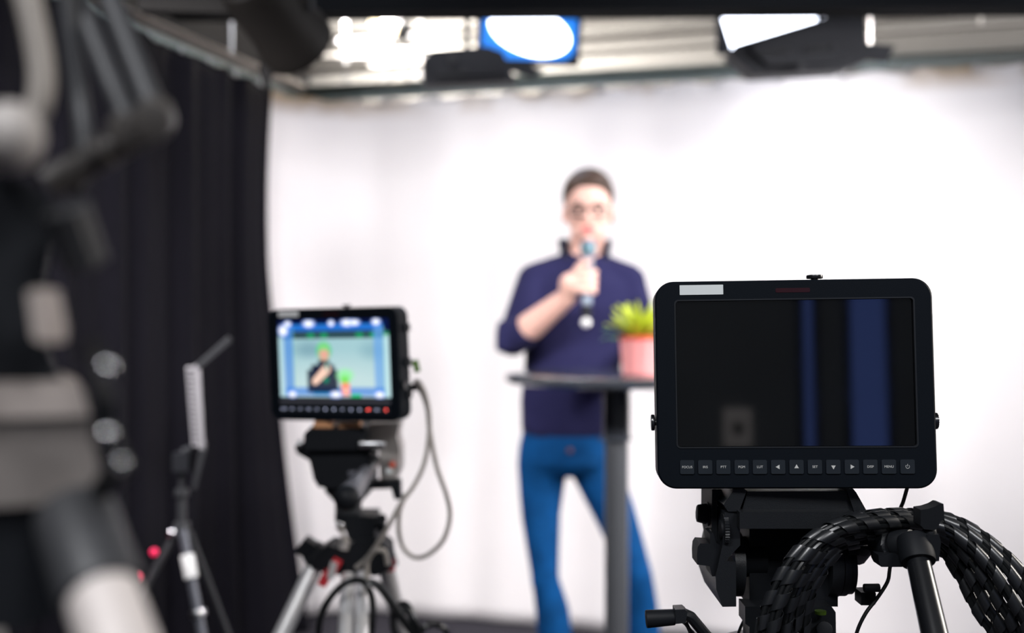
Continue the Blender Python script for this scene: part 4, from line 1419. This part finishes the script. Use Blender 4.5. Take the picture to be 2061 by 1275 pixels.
K('white_sleeve', MB().cyl(a_.lerp(b_, 0.24), a_.lerp(b_, 0.47), 0.0165, seg=18, bev=0.002), 'white_label', lg1)
K('leg_clamp', MB().cyl(a_.lerp(b_, 0.78), a_.lerp(b_, 0.84), 0.019, seg=18, bev=0.002), 'steel', lg1)
K('leg', MB().cyl(pp(382, 1072, D3 + 0.01), floor_point(pp(382, 1072, D3 + 0.01), pp(458, 1275, D3 + 0.06)), 0.007, seg=12), 'dark_grey')
a_, b_ = pp(358, 1068, D3), pp(252, 1203, D3 - 0.05)
lg3 = K('leg', MB().cyl(a_, floor_point(a_, b_ + Vector((0, 0, -0.06))), 0.009, seg=12), 'dark_grey')
for x, y in ((310, 1112), (277, 1162), (252, 1203)):
    K('glowing_red_knob', MB().ell(pp(x, y, D3 - 0.05), (0.0095, 0.0095, 0.0095)), 'glowing_red_knob', lg3)
lp = thing('led_panel', 'small flat light panel with open flaps on the stand before the black curtain', 'studio lamp', pp(392, 905, D3))
LPY = math.atan2(pp(392, 0, D3).x, D3) + 0.02       # the panel is turned edge-on towards the lens
LPM = Matrix.Translation(pp(392, 0, D3)) @ Matrix.Rotation(-LPY, 4, 'Z') @ Matrix.Translation(-pp(392, 0, D3))


def edge_on(pts, y0, y1, bev):
    q = [pp(x, y, D3) for x, y in pts]
    return MB().prism([(v.x, v.z) for v in q], D3 + y0, D3 + y1, bev, LPM)


part('body', edge_on([(391, 736), (402, 734), (410, 898), (400, 900)], -0.05, 0.05, 0.003), 'panel_light_grey', lp)
mbv = MB()
for k in range(16):
    mbv.box(LPM @ pp(383 + k * 0.75, 742 + k * 10, D3), (0.018, 0.08, 0.006), Euler((0, 0, -LPY)), 0.002)
part('heat_sink', mbv, 'panel_light_grey', lp)
part('flap', edge_on([(396, 734), (402, 740), (464, 685), (458, 678)], -0.09, 0.09, 0.001), 'dark_grey', lp)
part('flap', edge_on([(405, 898), (414, 900), (396, 975), (388, 972)], -0.09, 0.09, 0.001), 'dark_grey', lp)

# ------------------------------------------------------------------ the presenter
DP = 3.8
hum = thing('person', 'person in navy jumper and blue jeans standing with a microphone raised to the mouth', 'person', (pp(1190, 0, DP).x, DP, 0))


def h(px, py, d=DP):
    return pp(px, py, d)


skin = MB()
# head: skull, face, jaw, nose, brow, ears, neck
skin.ell(h(1184, 408, DP - 0.005), (0.080, 0.098, 0.098), seg=28, rings=18)
skin.ell(h(1184, 434, DP - 0.032), (0.074, 0.068, 0.088), seg=24, rings=16)
skin.ell(h(1184, 466, DP - 0.045), (0.060, 0.055, 0.042))
skin.cap(h(1184, 418, DP - 0.098), 0.010, h(1184, 442, DP - 0.116), 0.014)
skin.ell(h(1176, 445, DP - 0.106), (0.009, 0.010, 0.008))
skin.ell(h(1192, 445, DP - 0.106), (0.009, 0.010, 0.008))
skin.cap(h(1162, 414, DP - 0.086), 0.011, h(1206, 414, DP - 0.086), 0.011)
skin.ell(h(1165, 440, DP - 0.078), (0.022, 0.018, 0.018))
skin.ell(h(1203, 440, DP - 0.078), (0.022, 0.018, 0.018))
skin.cap(h(1173, 460, DP - 0.098), 0.007, h(1195, 460, DP - 0.098), 0.007)
skin.cap(h(1175, 467, DP - 0.096), 0.007, h(1193, 467, DP - 0.096), 0.007)
skin.ell(h(1184, 483, DP - 0.085), (0.020, 0.018, 0.014))
for s in (-1, 1):
    e = h(1184 + s * 49, 432, DP + 0.0)
    skin.ell(e - Vector((s * 0.004, 0, 0)), (0.009, 0.020, 0.032), Euler((0.15, 0, s * 0.35)))
    skin.ell(e + Vector((s * 0.004, -0.004, -0.022)), (0.006, 0.010, 0.010))
skin.cap(h(1184, 462, DP + 0.005), 0.060, h(1174, 545, DP + 0.02), 0.064)
# slim body under the clothes
sh_r, sh_l = h(1078, 566), h(1262, 568)
skin.cap(h(1172, 560, DP + 0.01), 0.08, h(1150, 760, DP), 0.10)
skin.cap(h(1150, 760), 0.10, h(1143, 900), 0.11)
skin.cap(sh_r, 0.05, sh_l, 0.05)
el_r, wr_r = h(1032, 686, 3.68), h(1143, 597, 3.52)
skin.cap(sh_r, 0.045, el_r, 0.042)
skin.cap(el_r, 0.043, el_r.lerp(wr_r, 0.35), 0.047)
skin.cap(el_r.lerp(wr_r, 0.35), 0.047, wr_r, 0.031)
el_l, wr_l = h(1303, 696, 3.76), h(1338, 729, 3.53)
skin.cap(sh_l, 0.045, el_l, 0.042)
skin.cap(el_l, 0.042, wr_l, 0.030)
hip_r, kn_r, an_r = h(1094, 930), h(1097, 1165, DP - 0.01), h(1124, 1370, DP + 0.05)
hip_l, kn_l, an_l = h(1196, 930), h(1284, 1160, DP - 0.02), h(1300, 1370, DP + 0.05)
for a, b, c_ in ((hip_r, kn_r, an_r), (hip_l, kn_l, an_l)):
    skin.cap(a, 0.06, b, 0.038)
    skin.cap(b, 0.038, c_, 0.035)
    skin.cap(c_, 0.035, c_ + Vector((0, -0.02, -0.03)), 0.035)
# right hand closed round the microphone
MT, MBm = h(1184, 500, 3.50), h(1180, 640, 3.475)      # microphone axis
md = (MBm - MT).normalized()


def on_mic(py):
    k = (MT.z - h(1180, py, 3.49).z) / (MT.z - MBm.z)
    return MT.lerp(MBm, k)


rm = 0.0185
palm_c = on_mic(570) + Vector((-0.034, 0.010, 0))
skin.cap(wr_r, 0.030, palm_c + Vector((-0.022, -0.004, 0.0)), 0.033)
skin.ell(palm_c + Vector((-0.004, -0.002, 0.002)), (0.026, 0.022, 0.046), Euler((0, 0.1, 0)))
fing = [(545, 0.0090, 0.96), (559, 0.0094, 1.0), (573, 0.0090, 0.98), (586, 0.0080, 0.88)]
for (py, fr_, ln) in fing:
    c0 = on_mic(py)
    chain = []
    for ang_, extra in ((195, 0.020), (222, 0.014), (262, 0.0095), (305, 0.0092), (345, 0.0088), (345 + 40 * ln, 0.0085)):
        a = math.radians(ang_)
        chain.append(c0 + Vector((math.cos(a) * (rm + extra), math.sin(a) * (rm + extra), -0.004 * (ang_ - 195) / 150)))
    for i in range(len(chain) - 1):
        k0, k1 = fr_ * (1.10 - 0.06 * i), fr_ * (1.10 - 0.06 * (i + 1))
        skin.cap(chain[i], k0, chain[i + 1], k1, seg=12)
tb = [palm_c + Vector((-0.006, -0.016, 0.020)), on_mic(548) + Vector((-0.030, -0.018, 0.016)), on_mic(534) + Vector((-0.016, -0.026, 0.006)), on_mic(526) + Vector((0.004, -0.028, 0.0))]
for i, (k0, k1) in enumerate(((0.014, 0.0125), (0.0125, 0.0105), (0.0105, 0.0095))):
    skin.cap(tb[i], k0, tb[i + 1], k1, seg=12)
# left hand resting on the table top
TBZ = pp(1241, 752, 3.3).z
hl = Vector((wr_l.x + 0.02, 3.45, TBZ + 0.024))
skin.cap(wr_l, 0.028, hl, 0.026)
skin.ell(hl + Vector((0.004, -0.030, -0.004)), (0.040, 0.048, 0.017))
for i, (dx, ln) in enumerate(((-0.030, 0.062), (-0.010, 0.074), (0.012, 0.070), (0.032, 0.054))):
    p0 = hl + Vector((dx, -0.066, 0.0))
    p1 = p0 + Vector((dx * 0.25, -ln * 0.55, 0.002))
    p2 = p1 + Vector((dx * 0.15, -ln * 0.5, -0.012))
    skin.cap(p0, 0.0095, p1, 0.0088, seg=12)
    skin.cap(p1, 0.0088, p2, 0.0075, seg=12)
skin.cap(hl + Vector((-0.03, -0.02, -0.004)), 0.012, hl + Vector((-0.060, -0.055, -0.008)), 0.0095, seg=12)
body = fuse('body', skin, ['skin', 'lips'], hum, 0.0045, 5)
lipc = INV[hum.name] @ h(1184, 463.5, DP - 0.105)
for p_ in body.data.polygons:
    c_ = p_.center
    if abs(c_.x - lipc.x) < 0.026 and abs(c_.z - lipc.z) < 0.0105 and c_.y < lipc.y + 0.006:
        p_.material_index = 1
# eyes
for s in (-1, 1):
    ey = part('eye', MB().ell(h(1184 + s * 19, 424, DP - 0.083), (0.0130, 0.0115, 0.0062)), 'eye_white', hum)
    part('iris', MB().ell(h(1184 + s * 19, 424, DP - 0.0935), (0.0055, 0.003, 0.0055)), 'iris_dark', ey)
    part('eyebrow', MB().tube([h(1184 + s * 9, 411, DP - 0.100), h(1184 + s * 20, 408, DP - 0.099), h(1184 + s * 31, 412, DP - 0.088)], 0.0045, 8), 'hair_brown', hum)
# hair
hair = MB()
hair.ell(h(1184, 394, DP + 0.014), (0.092, 0.104, 0.098), seg=28, rings=18)
hair.ell(h(1190, 366, DP - 0.048), (0.066, 0.050, 0.036), Euler((0.2, -0.1, 0)))
hair.cap(h(1152, 372, DP - 0.055), 0.022, h(1212, 368, DP - 0.058), 0.026)
hm = hair.mesh('hair_tmp')
tmp_bm = bmesh.new()
tmp_bm.from_mesh(hm)
hair = MB()
hair.bm.free()
hair.bm = tmp_bm
hairo = fuse('hair', hair, 'hair_brown', hum, 0.006, 4)
# keep only what lies above the hairline and off the face
bmh = bmesh.new()
bmh.from_mesh(hairo.data)
Mh = INV[hum.name].inverted()
dele = []
for v in bmh.verts:
    w_ = Mh @ v.co
    yp = 637.5 - (w_.z - HC) * FPX / DP
    front = (DP - w_.y)
    line = 398 if front > 0.03 else (432 if front > -0.02 else 470)
    xo = abs((w_.x - h(1184, 0).x))
    if front > 0.03 and xo > 0.066:
        line = 424
    if yp > line:
        dele.append(v)
bmesh.ops.delete(bmh, geom=dele, context='VERTS')
bmh.to_mesh(hairo.data)
bmh.free()
sd = hairo.modifiers.new('thickness', 'SOLIDIFY')
sd.thickness = 0.012
# glasses
gl = MB()
for s in (-1, 1):
    c0 = h(1184 + s * 20, 425, DP - 0.112)
    gl.tube([(c0.x + x_, c0.y + 0.010 * (abs(x_ * s + 0.02) / 0.05) ** 2, c0.z + z_) for x_, z_ in rrect(0.054, 0.029, 0.010, 5)], 0.0040, 8, closed=True)
    gl.tube([c0 + Vector((s * 0.026, 0.006, 0.008)), h(1184 + s * 45, 424, DP - 0.07), h(1184 + s * 49, 426, DP + 0.01)], 0.0024, 8)
gl.tube([h(1178, 421, DP - 0.112), h(1184, 419, DP - 0.117), h(1190, 421, DP - 0.112)], 0.0026, 8)
part('glasses', gl, 'glasses_frame', hum)

# jumper
kn_ = MB()
kn_.loft([(h(1147, 884), 0.150, 0.105), (h(1146, 868), 0.168, 0.118), (h(1147, 800), 0.172, 0.120), (h(1152, 740), 0.168, 0.118), (h(1160, 680), 0.178, 0.122), (h(1168, 620), 0.190, 0.124), (h(1172, 575), 0.185, 0.110), (h(1174, 545, DP + 0.01), 0.130, 0.088), (h(1176, 522, DP + 0.012), 0.078, 0.074)])
kn_.cap(h(1172, 532, DP + 0.012), 0.058, sh_r + Vector((-0.004, 0, 0.002)), 0.062)
kn_.cap(h(1176, 532, DP + 0.012), 0.058, sh_l + Vector((0.004, 0, 0.002)), 0.062)
kn_.cap(sh_r + Vector((-0.004, 0, -0.005)), 0.064, el_r, 0.054)
kn_.cap(el_r, 0.055, el_r.lerp(wr_r, 0.20), 0.056)
kn_.cap(sh_l + Vector((0.004, 0, -0.005)), 0.062, el_l, 0.052)
kn_.cap(el_l, 0.052, el_l.lerp(wr_l, 0.75), 0.042)
# folds at elbow and waist
kn_.cap(h(1016, 660, 3.66), 0.030, h(1010, 700, 3.64), 0.022)
kn_.cap(h(1078, 856, DP - 0.04), 0.045, h(1100, 866, DP - 0.06), 0.045)
kn_.ell(h(1062, 812, DP), (0.026, 0.06, 0.025))
jumper = fuse('jumper', kn_, 'navy_knit', hum, 0.009, 8)
# zip collar standing up, open at the front
col_ = MB()
cc = h(1177, 505, DP + 0.008)


def colfn(u, v):
    a = math.radians(-38 + 256 * u)
    rx, ry = 0.082 + 0.012 * v, 0.078 + 0.012 * v
    return Vector((cc.x + rx * math.cos(a), cc.y + ry * math.sin(a), cc.z - 0.045 + 0.085 * v - 0.015 * (1 if a < 0 else 0) * v))


col_.grid(colfn, 40, 6)
co = part('collar', col_, 'navy_dark', hum, angle=180)
sd = co.modifiers.new('thickness', 'SOLIDIFY')
sd.thickness = 0.009
part('undershirt', MB().loft([(h(1178, 560, DP - 0.06), 0.02, 0.012), (h(1178, 548, DP - 0.06), 0.035, 0.015), (h(1178, 536, DP - 0.055), 0.045, 0.02)]), 'navy_dark', hum)

# jeans
jn = MB()
jn.loft([(h(1144, 955), 0.150, 0.085), (h(1144, 930), 0.178, 0.120), (h(1144, 895), 0.172, 0.120), (h(1146, 855), 0.158, 0.108)])
jn.cap(hip_r + Vector((-0.004, 0, -0.01)), 0.088, h(1088, 1030, DP), 0.070)
jn.cap(h(1088, 1030, DP), 0.070, kn_r, 0.048)
jn.cap(kn_r, 0.048, h(1112, 1230, DP + 0.01), 0.060)
jn.cap(h(1112, 1230, DP + 0.01), 0.060, h(1125, 1385, DP + 0.045), 0.070)
jn.cap(hip_l + Vector((0, 0, -0.01)), 0.088, h(1236, 1030, DP), 0.074)
jn.cap(h(1236, 1030, DP), 0.074, kn_l, 0.052)
jn.cap(kn_l, 0.052, h(1291, 1230, DP + 0.01), 0.060)
jn.cap(h(1291, 1230, DP + 0.01), 0.060, h(1302, 1385, DP + 0.045), 0.068)
for (x, y, w_) in ((1092, 1172, 0.035), (1104, 1188, 0.04), (1286, 1176, 0.035), (1280, 1200, 0.04)):
    jn.cap(h(x - 12, y, DP - 0.03), 0.022, h(x + 12, y + 6, DP - 0.03), 0.022)
jeans = fuse('jeans', jn, 'denim', hum, 0.009, 8)
part('belt_patch', MB().ell(h(1147, 908, DP - 0.118), (0.010, 0.006, 0.010)), 'denim_patch', hum)
for x, a in ((1126, -0.15), (1306, 0.2)):
    p_ = h(x, 0, DP)
    sho = MB()
    sho.ell((p_.x, DP - 0.03, 0.045), (0.046, 0.135, 0.044), Euler((0, 0, a)))
    sho.ell((p_.x, DP + 0.05, 0.06), (0.04, 0.06, 0.055), Euler((0, 0, a)))
    so = fuse('shoe', sho, 'shoe_black', hum, 0.008, 3)

# microphone in the hand
mic = thing('microphone', 'silver handheld microphone held in the fist of the man', 'microphone', MBm)
mx_ = lambda k: MT.lerp(MBm, k)
ml = (MBm - MT).length
part('grille', MB().lathe([(0.004, -0.034), (0.018, -0.030), (0.0255, -0.016), (0.0265, 0.0), (0.024, 0.012), (0.021, 0.02)], MT + md * 0.004, md, 28), 'mic_silver', mic)
part('grille_band', MB().lathe([(0.0268, -0.004), (0.0275, -0.002), (0.0275, 0.003), (0.0268, 0.005)], MT + md * 0.004, md, 28), 'mic_teal', mic)
part('handle', MB().lathe([(0.0205, 0.02), (0.0185, 0.04), (0.0175, 0.14), (0.0165, ml * 0.82), (0.012, ml * 0.84)], MT, md, 24), 'mic_silver', mic)
part('tail', MB().lathe([(0.0145, ml * 0.80), (0.0150, ml * 0.82), (0.0145, ml * 1.0), (0.010, ml * 1.02)], MT, md, 20), 'black_soft', mic)
part('end_glint', MB().ell(h(1179.5, 650, 3.466), (0.0155, 0.0155, 0.0155)), 'white_label', mic)  # white ball paints the bright glint at the end of the tail

# ------------------------------------------------------------------ high table and plant
DT = 3.3
tc0 = pp(1241, 752, DT)
tb_ = thing('high_table', 'black round high table on a single grey column before the man', 'table', (tc0.x, DT, 0))
rt = 0.338
part('table_top', MB().lathe([(rt - 0.012, -0.028), (rt - 0.002, -0.022), (rt, -0.012), (rt - 0.002, -0.003), (rt - 0.008, 0.0)], tc0, (0, 0, 1), 72), 'table_black', tb_)
part('top_bracket', MB().lathe([(0.05, -0.20), (0.042, -0.19), (0.042, -0.045), (0.12, -0.040), (0.12, -0.028)], tc0, (0, 0, 1), 32), 'table_black', tb_)
part('column', MB().cyl((tc0.x, DT, 0.02), (tc0.x, DT, tc0.z - 0.18), 0.036, seg=32), 'table_grey', tb_)
part('base_plate', MB().lathe([(0.26, 0.0), (0.26, 0.008), (0.24, 0.014), (0.06, 0.022), (0.045, 0.04)], (tc0.x, DT, 0.0), (0, 0, 1), 56), 'table_black', tb_)

PC = pp(1291, 0, 3.22)
PC = Vector((PC.x, 3.22, tc0.z + 0.0005))
pt = thing('potted_plant', 'spiky lime green plant in a ribbed pink-red pot on the high table', 'plant', PC)
mbp = MB()
prof = [(0.050, 0.0), (0.054, 0.004), (0.0635, 0.108), (0.066, 0.110)]
seg = 72
vs, fs = [], []
for (r, z) in prof + [(0.060, 0.110), (0.056, 0.095)]:
    for k in range(seg):
        a = 2 * PI * k / seg
        rr = r * (1 + 0.022 * math.cos(12 * a))
        vs.append(PC + Vector((rr * math.cos(a), rr * math.sin(a), z)))
for i in range(5):
    for k in range(seg):
        fs.append((i * seg + k, i * seg + (k + 1) % seg, (i + 1) * seg + (k + 1) % seg, (i + 1) * seg + k))
fs.append(tuple(range(seg - 1, -1, -1)))
mbp._faces(vs, fs)
part('pot', mbp, 'pot_pink', pt)
part('pot_rim', MB().lathe([(0.0655, 0.104), (0.0685, 0.105), (0.0685, 0.114), (0.064, 0.115), (0.062, 0.105)], PC, (0, 0, 1), 48), 'pot_rim', pt)
part('soil', MB().lathe([(0.055, 0.09), (0.058, 0.102), (0.03, 0.107), (0.0, 0.108)], PC, (0, 0, 1), 28), 'soil', pt)


def leaf(mbx, az, length, rise, droop, w, base_r=0.012):
    d0 = Vector((math.cos(az), math.sin(az), 0))
    sd_ = Vector((-math.sin(az), math.cos(az), 0))
    n = 10
    rows = []
    for i in range(n + 1):
        t = i / n
        c_ = PC + Vector((0, 0, 0.104)) + d0 * (base_r + length * t * math.cos(rise)) + Vector((0, 0, length * t * math.sin(rise) - droop * t * t))
        ww = w * (0.55 + 0.9 * t - 1.42 * t ** 2.2) + 0.0006
        up = Vector((0, 0, 1)) * math.cos(rise) - d0 * math.sin(rise)
        rows.append((c_ - sd_ * ww + up * ww * 0.35, c_ - up * 0.002, c_ + sd_ * ww + up * ww * 0.35, c_ + up * 0.003))
    vs = [v for r in rows for v in r]
    fs = []
    for i in range(n):
        for k in range(4):
            fs.append((i * 4 + k, i * 4 + (k + 1) % 4, (i + 1) * 4 + (k + 1) % 4, (i + 1) * 4 + k))
    fs += [(3, 2, 1, 0), (n * 4, n * 4 + 1, n * 4 + 2, n * 4 + 3)]
    mbx._faces(vs, fs)


fol = MB()
rng = random.Random(5)
for k in range(34):
    az = 2 * PI * k / 34 * 5.23 + rng.uniform(-0.2, 0.2)
    ring_ = k / 34
    fol.mi = 0 if k % 7 else 1
    leaf(fol, az, rng.uniform(0.105, 0.15) * (1.05 - 0.25 * ring_), 0.45 + 0.95 * ring_, rng.uniform(0.0, 0.03), rng.uniform(0.012, 0.017), 0.008)
fol.mi = 1
for az, ln, ri, dr in ((PI + 0.25, 0.118, 0.42, 0.02), (PI - 0.1, 0.112, 0.30, 0.035), (PI + 0.5, 0.10, 0.30, 0.03), (0.1, 0.12, 0.4, 0.02)):
    leaf(fol, az, ln, ri, dr, 0.012)
part('foliage', fol, ['leaf_lime', 'leaf_green'], pt, angle=60)

# ------------------------------------------------------------------ very near, out-of-focus rig at the left edge
DN = 0.44
nb = Vector((pp(20, 0, DN + 0.03).x, DN + 0.03, 0))
nt_ = thing('camera_tripod', 'blurred tripod with grey head and silver leg at the left edge, nearest of all', 'tripod', nb)
N_ = lambda n, m_, mm, par=None, **k: part(n, m_, mm, par or nt_, **k)
piv = pp(100, 0, DN)
NM = Matrix.Translation(piv) @ Matrix.Rotation(math.atan2(-piv.x, piv.y), 4, 'Z') @ Matrix.Translation(-piv)


def turned(pts, d0, d1, bev, sd_):
    """the near rig is turned towards the set"""
    mb_ = MB().pix(pts, d0, d1, bev, sd_)
    mb_.bm.transform(NM)
    return mb_


N_('head_housing', turned([(-170, 772), (120, 770), (160, 785), (200, 985), (190, 1000), (-170, 1000)], DN - 0.02, DN + 0.06, 0.006, DN), 'grey_housing')
N_('head_lit_top', turned([(-170, 762), (125, 762), (158, 778), (172, 830), (-170, 830)], DN - 0.024, DN + 0.062, 0.005, DN), 'pale_grey')  # paler slab paints the housing's top as lit from above
N_('bowl', turned([(-170, 1000), (185, 1000), (215, 1060), (205, 1140), (170, 1200), (60, 1240), (-170, 1240)], DN - 0.015, DN + 0.05, 0.010, DN), 'black_soft')
N_('side_lever', MB().tube([pp(188, 690, DN - 0.06), pp(210, 800, DN - 0.06), pp(212, 880, DN - 0.055), pp(242, 935, DN - 0.05), pp(205, 985, DN - 0.02)], 0.0045, 10), 'black_soft')
for x, y, d_ in ((215, 740, 0.385), (215, 874, 0.392), (241, 932, 0.40)):
    N_('bright_screw', MB().ell(pp(x, y, d_ - 0.022), (0.0026, 0.0026, 0.0026)), 'chrome')
p, q = pp(150, 1035, DN - 0.015), pp(232, 1275, DN - 0.055)
f_ = floor_point(p, q)
lg_ = N_('leg', MB().cyl(p, p.lerp(f_, 0.6), 0.0130, seg=22), 'pale_metal')
N_('lower_leg', MB().cyl(p.lerp(f_, 0.55), f_, 0.010, seg=18), 'aluminium', lg_)
N_('leg_collar', MB().cyl(p, p.lerp(f_, 0.020), 0.0155, seg=22, bev=0.002), 'dark_grey', lg_)
for dx, dy in ((-0.45, -0.12), (-0.15, 0.5)):
    p = pp(-60, 1180, DN + 0.03)
    f2 = Vector((p.x + dx, p.y + dy, 0.012))
    lg_ = N_('leg', MB().cyl(p, p.lerp(f2, 0.6), 0.0125, seg=22), 'aluminium')
    N_('lower_leg', MB().cyl(p.lerp(f2, 0.55), f2, 0.010, seg=18), 'aluminium', lg_)
nc = thing('studio_camera', 'dark blurred camera rig with jointed arm at the left edge, nearest of all', 'camera', pp(0, 772, DN))
N2 = lambda n, m_, mm, par=None, **k: part(n, m_, mm, par or nc, **k)
N2('camera_body', turned([(-260, 360), (50, 372), (120, 420), (95, 560), (100, 700), (120, 758), (-260, 758)], DN - 0.02, DN + 0.10, 0.006, DN), 'black_soft')
N2('ribbed_knob', MB().cyl(pp(132, 420, DN - 0.04), pp(172, 530, DN - 0.03), 0.0085, seg=26, bev=0.002, ribs=1, rib=0.12), 'dark_grey')
N2('silver_bracket', MB().pix([(78, 590), (98, 582), (114, 665), (110, 690), (90, 680)], DN - 0.045, DN - 0.025, 0.003, DN - 0.035), 'pale_grey')
N2('handle_post', MB().pix([(20, 600), (34, 600), (36, 770), (16, 770)], DN - 0.04, DN - 0.02, 0.002, DN), 'dark_grey')
arm = N2('jointed_arm', MB().cyl(pp(95, 372, DN + 0.02), pp(300, 258, DN + 0.03), 0.0066, seg=18).cyl(pp(200, 310, DN + 0.02), pp(214, 302, DN + 0.02), 0.0075, seg=18), 'arm_grey')
N2('arm_joint', MB().cyl(pp(305, 245, DN - 0.0), pp(318, 240, DN + 0.06), 0.0085, seg=22, bev=0.002).ell(pp(318, 222, DN + 0.02), (0.006, 0.009, 0.006)), 'arm_grey', arm)
N2('arm_joint', MB().cyl(pp(250, 262, DN - 0.0), pp(262, 256, DN + 0.05), 0.0070, seg=22, bev=0.002), 'arm_grey', arm)
N2('upper_arm', MB().cyl(pp(316, 240, DN + 0.04), pp(205, -40, DN + 0.08), 0.0060, seg=16), 'dark_grey', arm)
N2('upper_arm', MB().cyl(pp(258, 250, DN + 0.03), pp(140, -40, DN + 0.07), 0.0052, seg=16), 'dark_grey', arm)
N2('rear_knob', MB().ell(pp(22, 275, DN - 0.05), (0.0115, 0.012, 0.0125)).cyl(pp(22, 275, DN - 0.05), pp(-30, 330, DN), 0.006, seg=12), 'grey_plastic')
cb = [pp(40, -60, DN), pp(66, 40, DN), pp(84, 150, DN), pp(74, 225, DN), pp(30, 300, DN), pp(-40, 330, DN)]
solo('cable', MB().tube(smooth_path(cb, 8), 0.0052, 10), 'grey_cable', 'fat blurred grey cable curving down the upper left corner', 'cable', loc=cb[2])
cb = [pp(130, -60, DN + 0.05), pp(140, 60, DN + 0.05), pp(160, 200, DN + 0.05), pp(170, 300, DN + 0.04), pp(150, 380, DN + 0.03)]
solo('cable', MB().tube(smooth_path(cb, 8), 0.0042, 10), 'dark_grey', 'dark blurred cable hanging behind the jointed arm at upper left', 'cable', loc=cb[2])

# ------------------------------------------------------------------ behind the viewer: what the dark screen mirrors
def mirrored(px, py):
    """point on the rear wall seen by reflection in the dark screen at photo pixel (px, py)"""
    q = Qr.to_quaternion()
    n = q @ Vector((0, -1, 0))
    p0 = CB + q @ Vector((0, 0.0028, MH / 2))
    o_ = Vector((0, 0, HC))
    d_ = (pp(px, py, 1.0) - o_).normalized()
    t_ = (p0 - o_).dot(n) / d_.dot(n)
    hit = o_ + d_ * t_
    r_ = d_ - 2 * d_.dot(n) * n
    k_ = (B0 + 0.02 - hit.dot(UX)) / r_.dot(UX)
    return hit + r_ * k_


def wall_a(px, py):
    m_ = mirrored(px, py)
    return m_.dot(VX), m_.z


win = [(1612, 1643, 'window_1'), (1707, 1790, 'window_2')]
for x0, x1, nm in win:
    a0, a1 = wall_a(x0, 750)[0], wall_a(x1, 750)[0]
    mbw = MB()
    mbw.box(RM((a0 + a1) / 2, B0 + 0.008, 1.6), (abs(a1 - a0), 0.012, 2.2), Euler((0, 0, -TH)))
    o = part(nm, mbw, 'window_daylight', smooth=False)
    o['kind'] = 'structure'
    fr_ = MB()
    for a in (a0, a1):
        fr_.box(RM(a, B0 + 0.015, 1.6), (0.03, 0.028, 2.26), Euler((0, 0, -TH)), 0.003)
    for z in (0.48, 2.72):
        fr_.box(RM((a0 + a1) / 2, B0 + 0.015, z), (abs(a1 - a0) + 0.03, 0.028, 0.04), Euler((0, 0, -TH)), 0.003)
    part('window_frame', fr_, 'rear_black', o)
a_c, z_c = wall_a(1485, 862)
sc_ = thing('wall_panel', 'pale square panel with a dark middle mirrored in the switched-off screen', 'wall panel', RM(a_c, B0 + 0.01, z_c - 0.1))
part('plate', MB().box(RM(a_c, B0 + 0.012, z_c), (0.155, 0.02, 0.21), Euler((0, 0, -TH)), 0.006), 'pale_panel', sc_)
part('opening', MB().box(RM(a_c, B0 + 0.024, z_c + 0.0), (0.05, 0.012, 0.06), Euler((0, 0, -TH)), 0.003), 'rear_black', sc_)
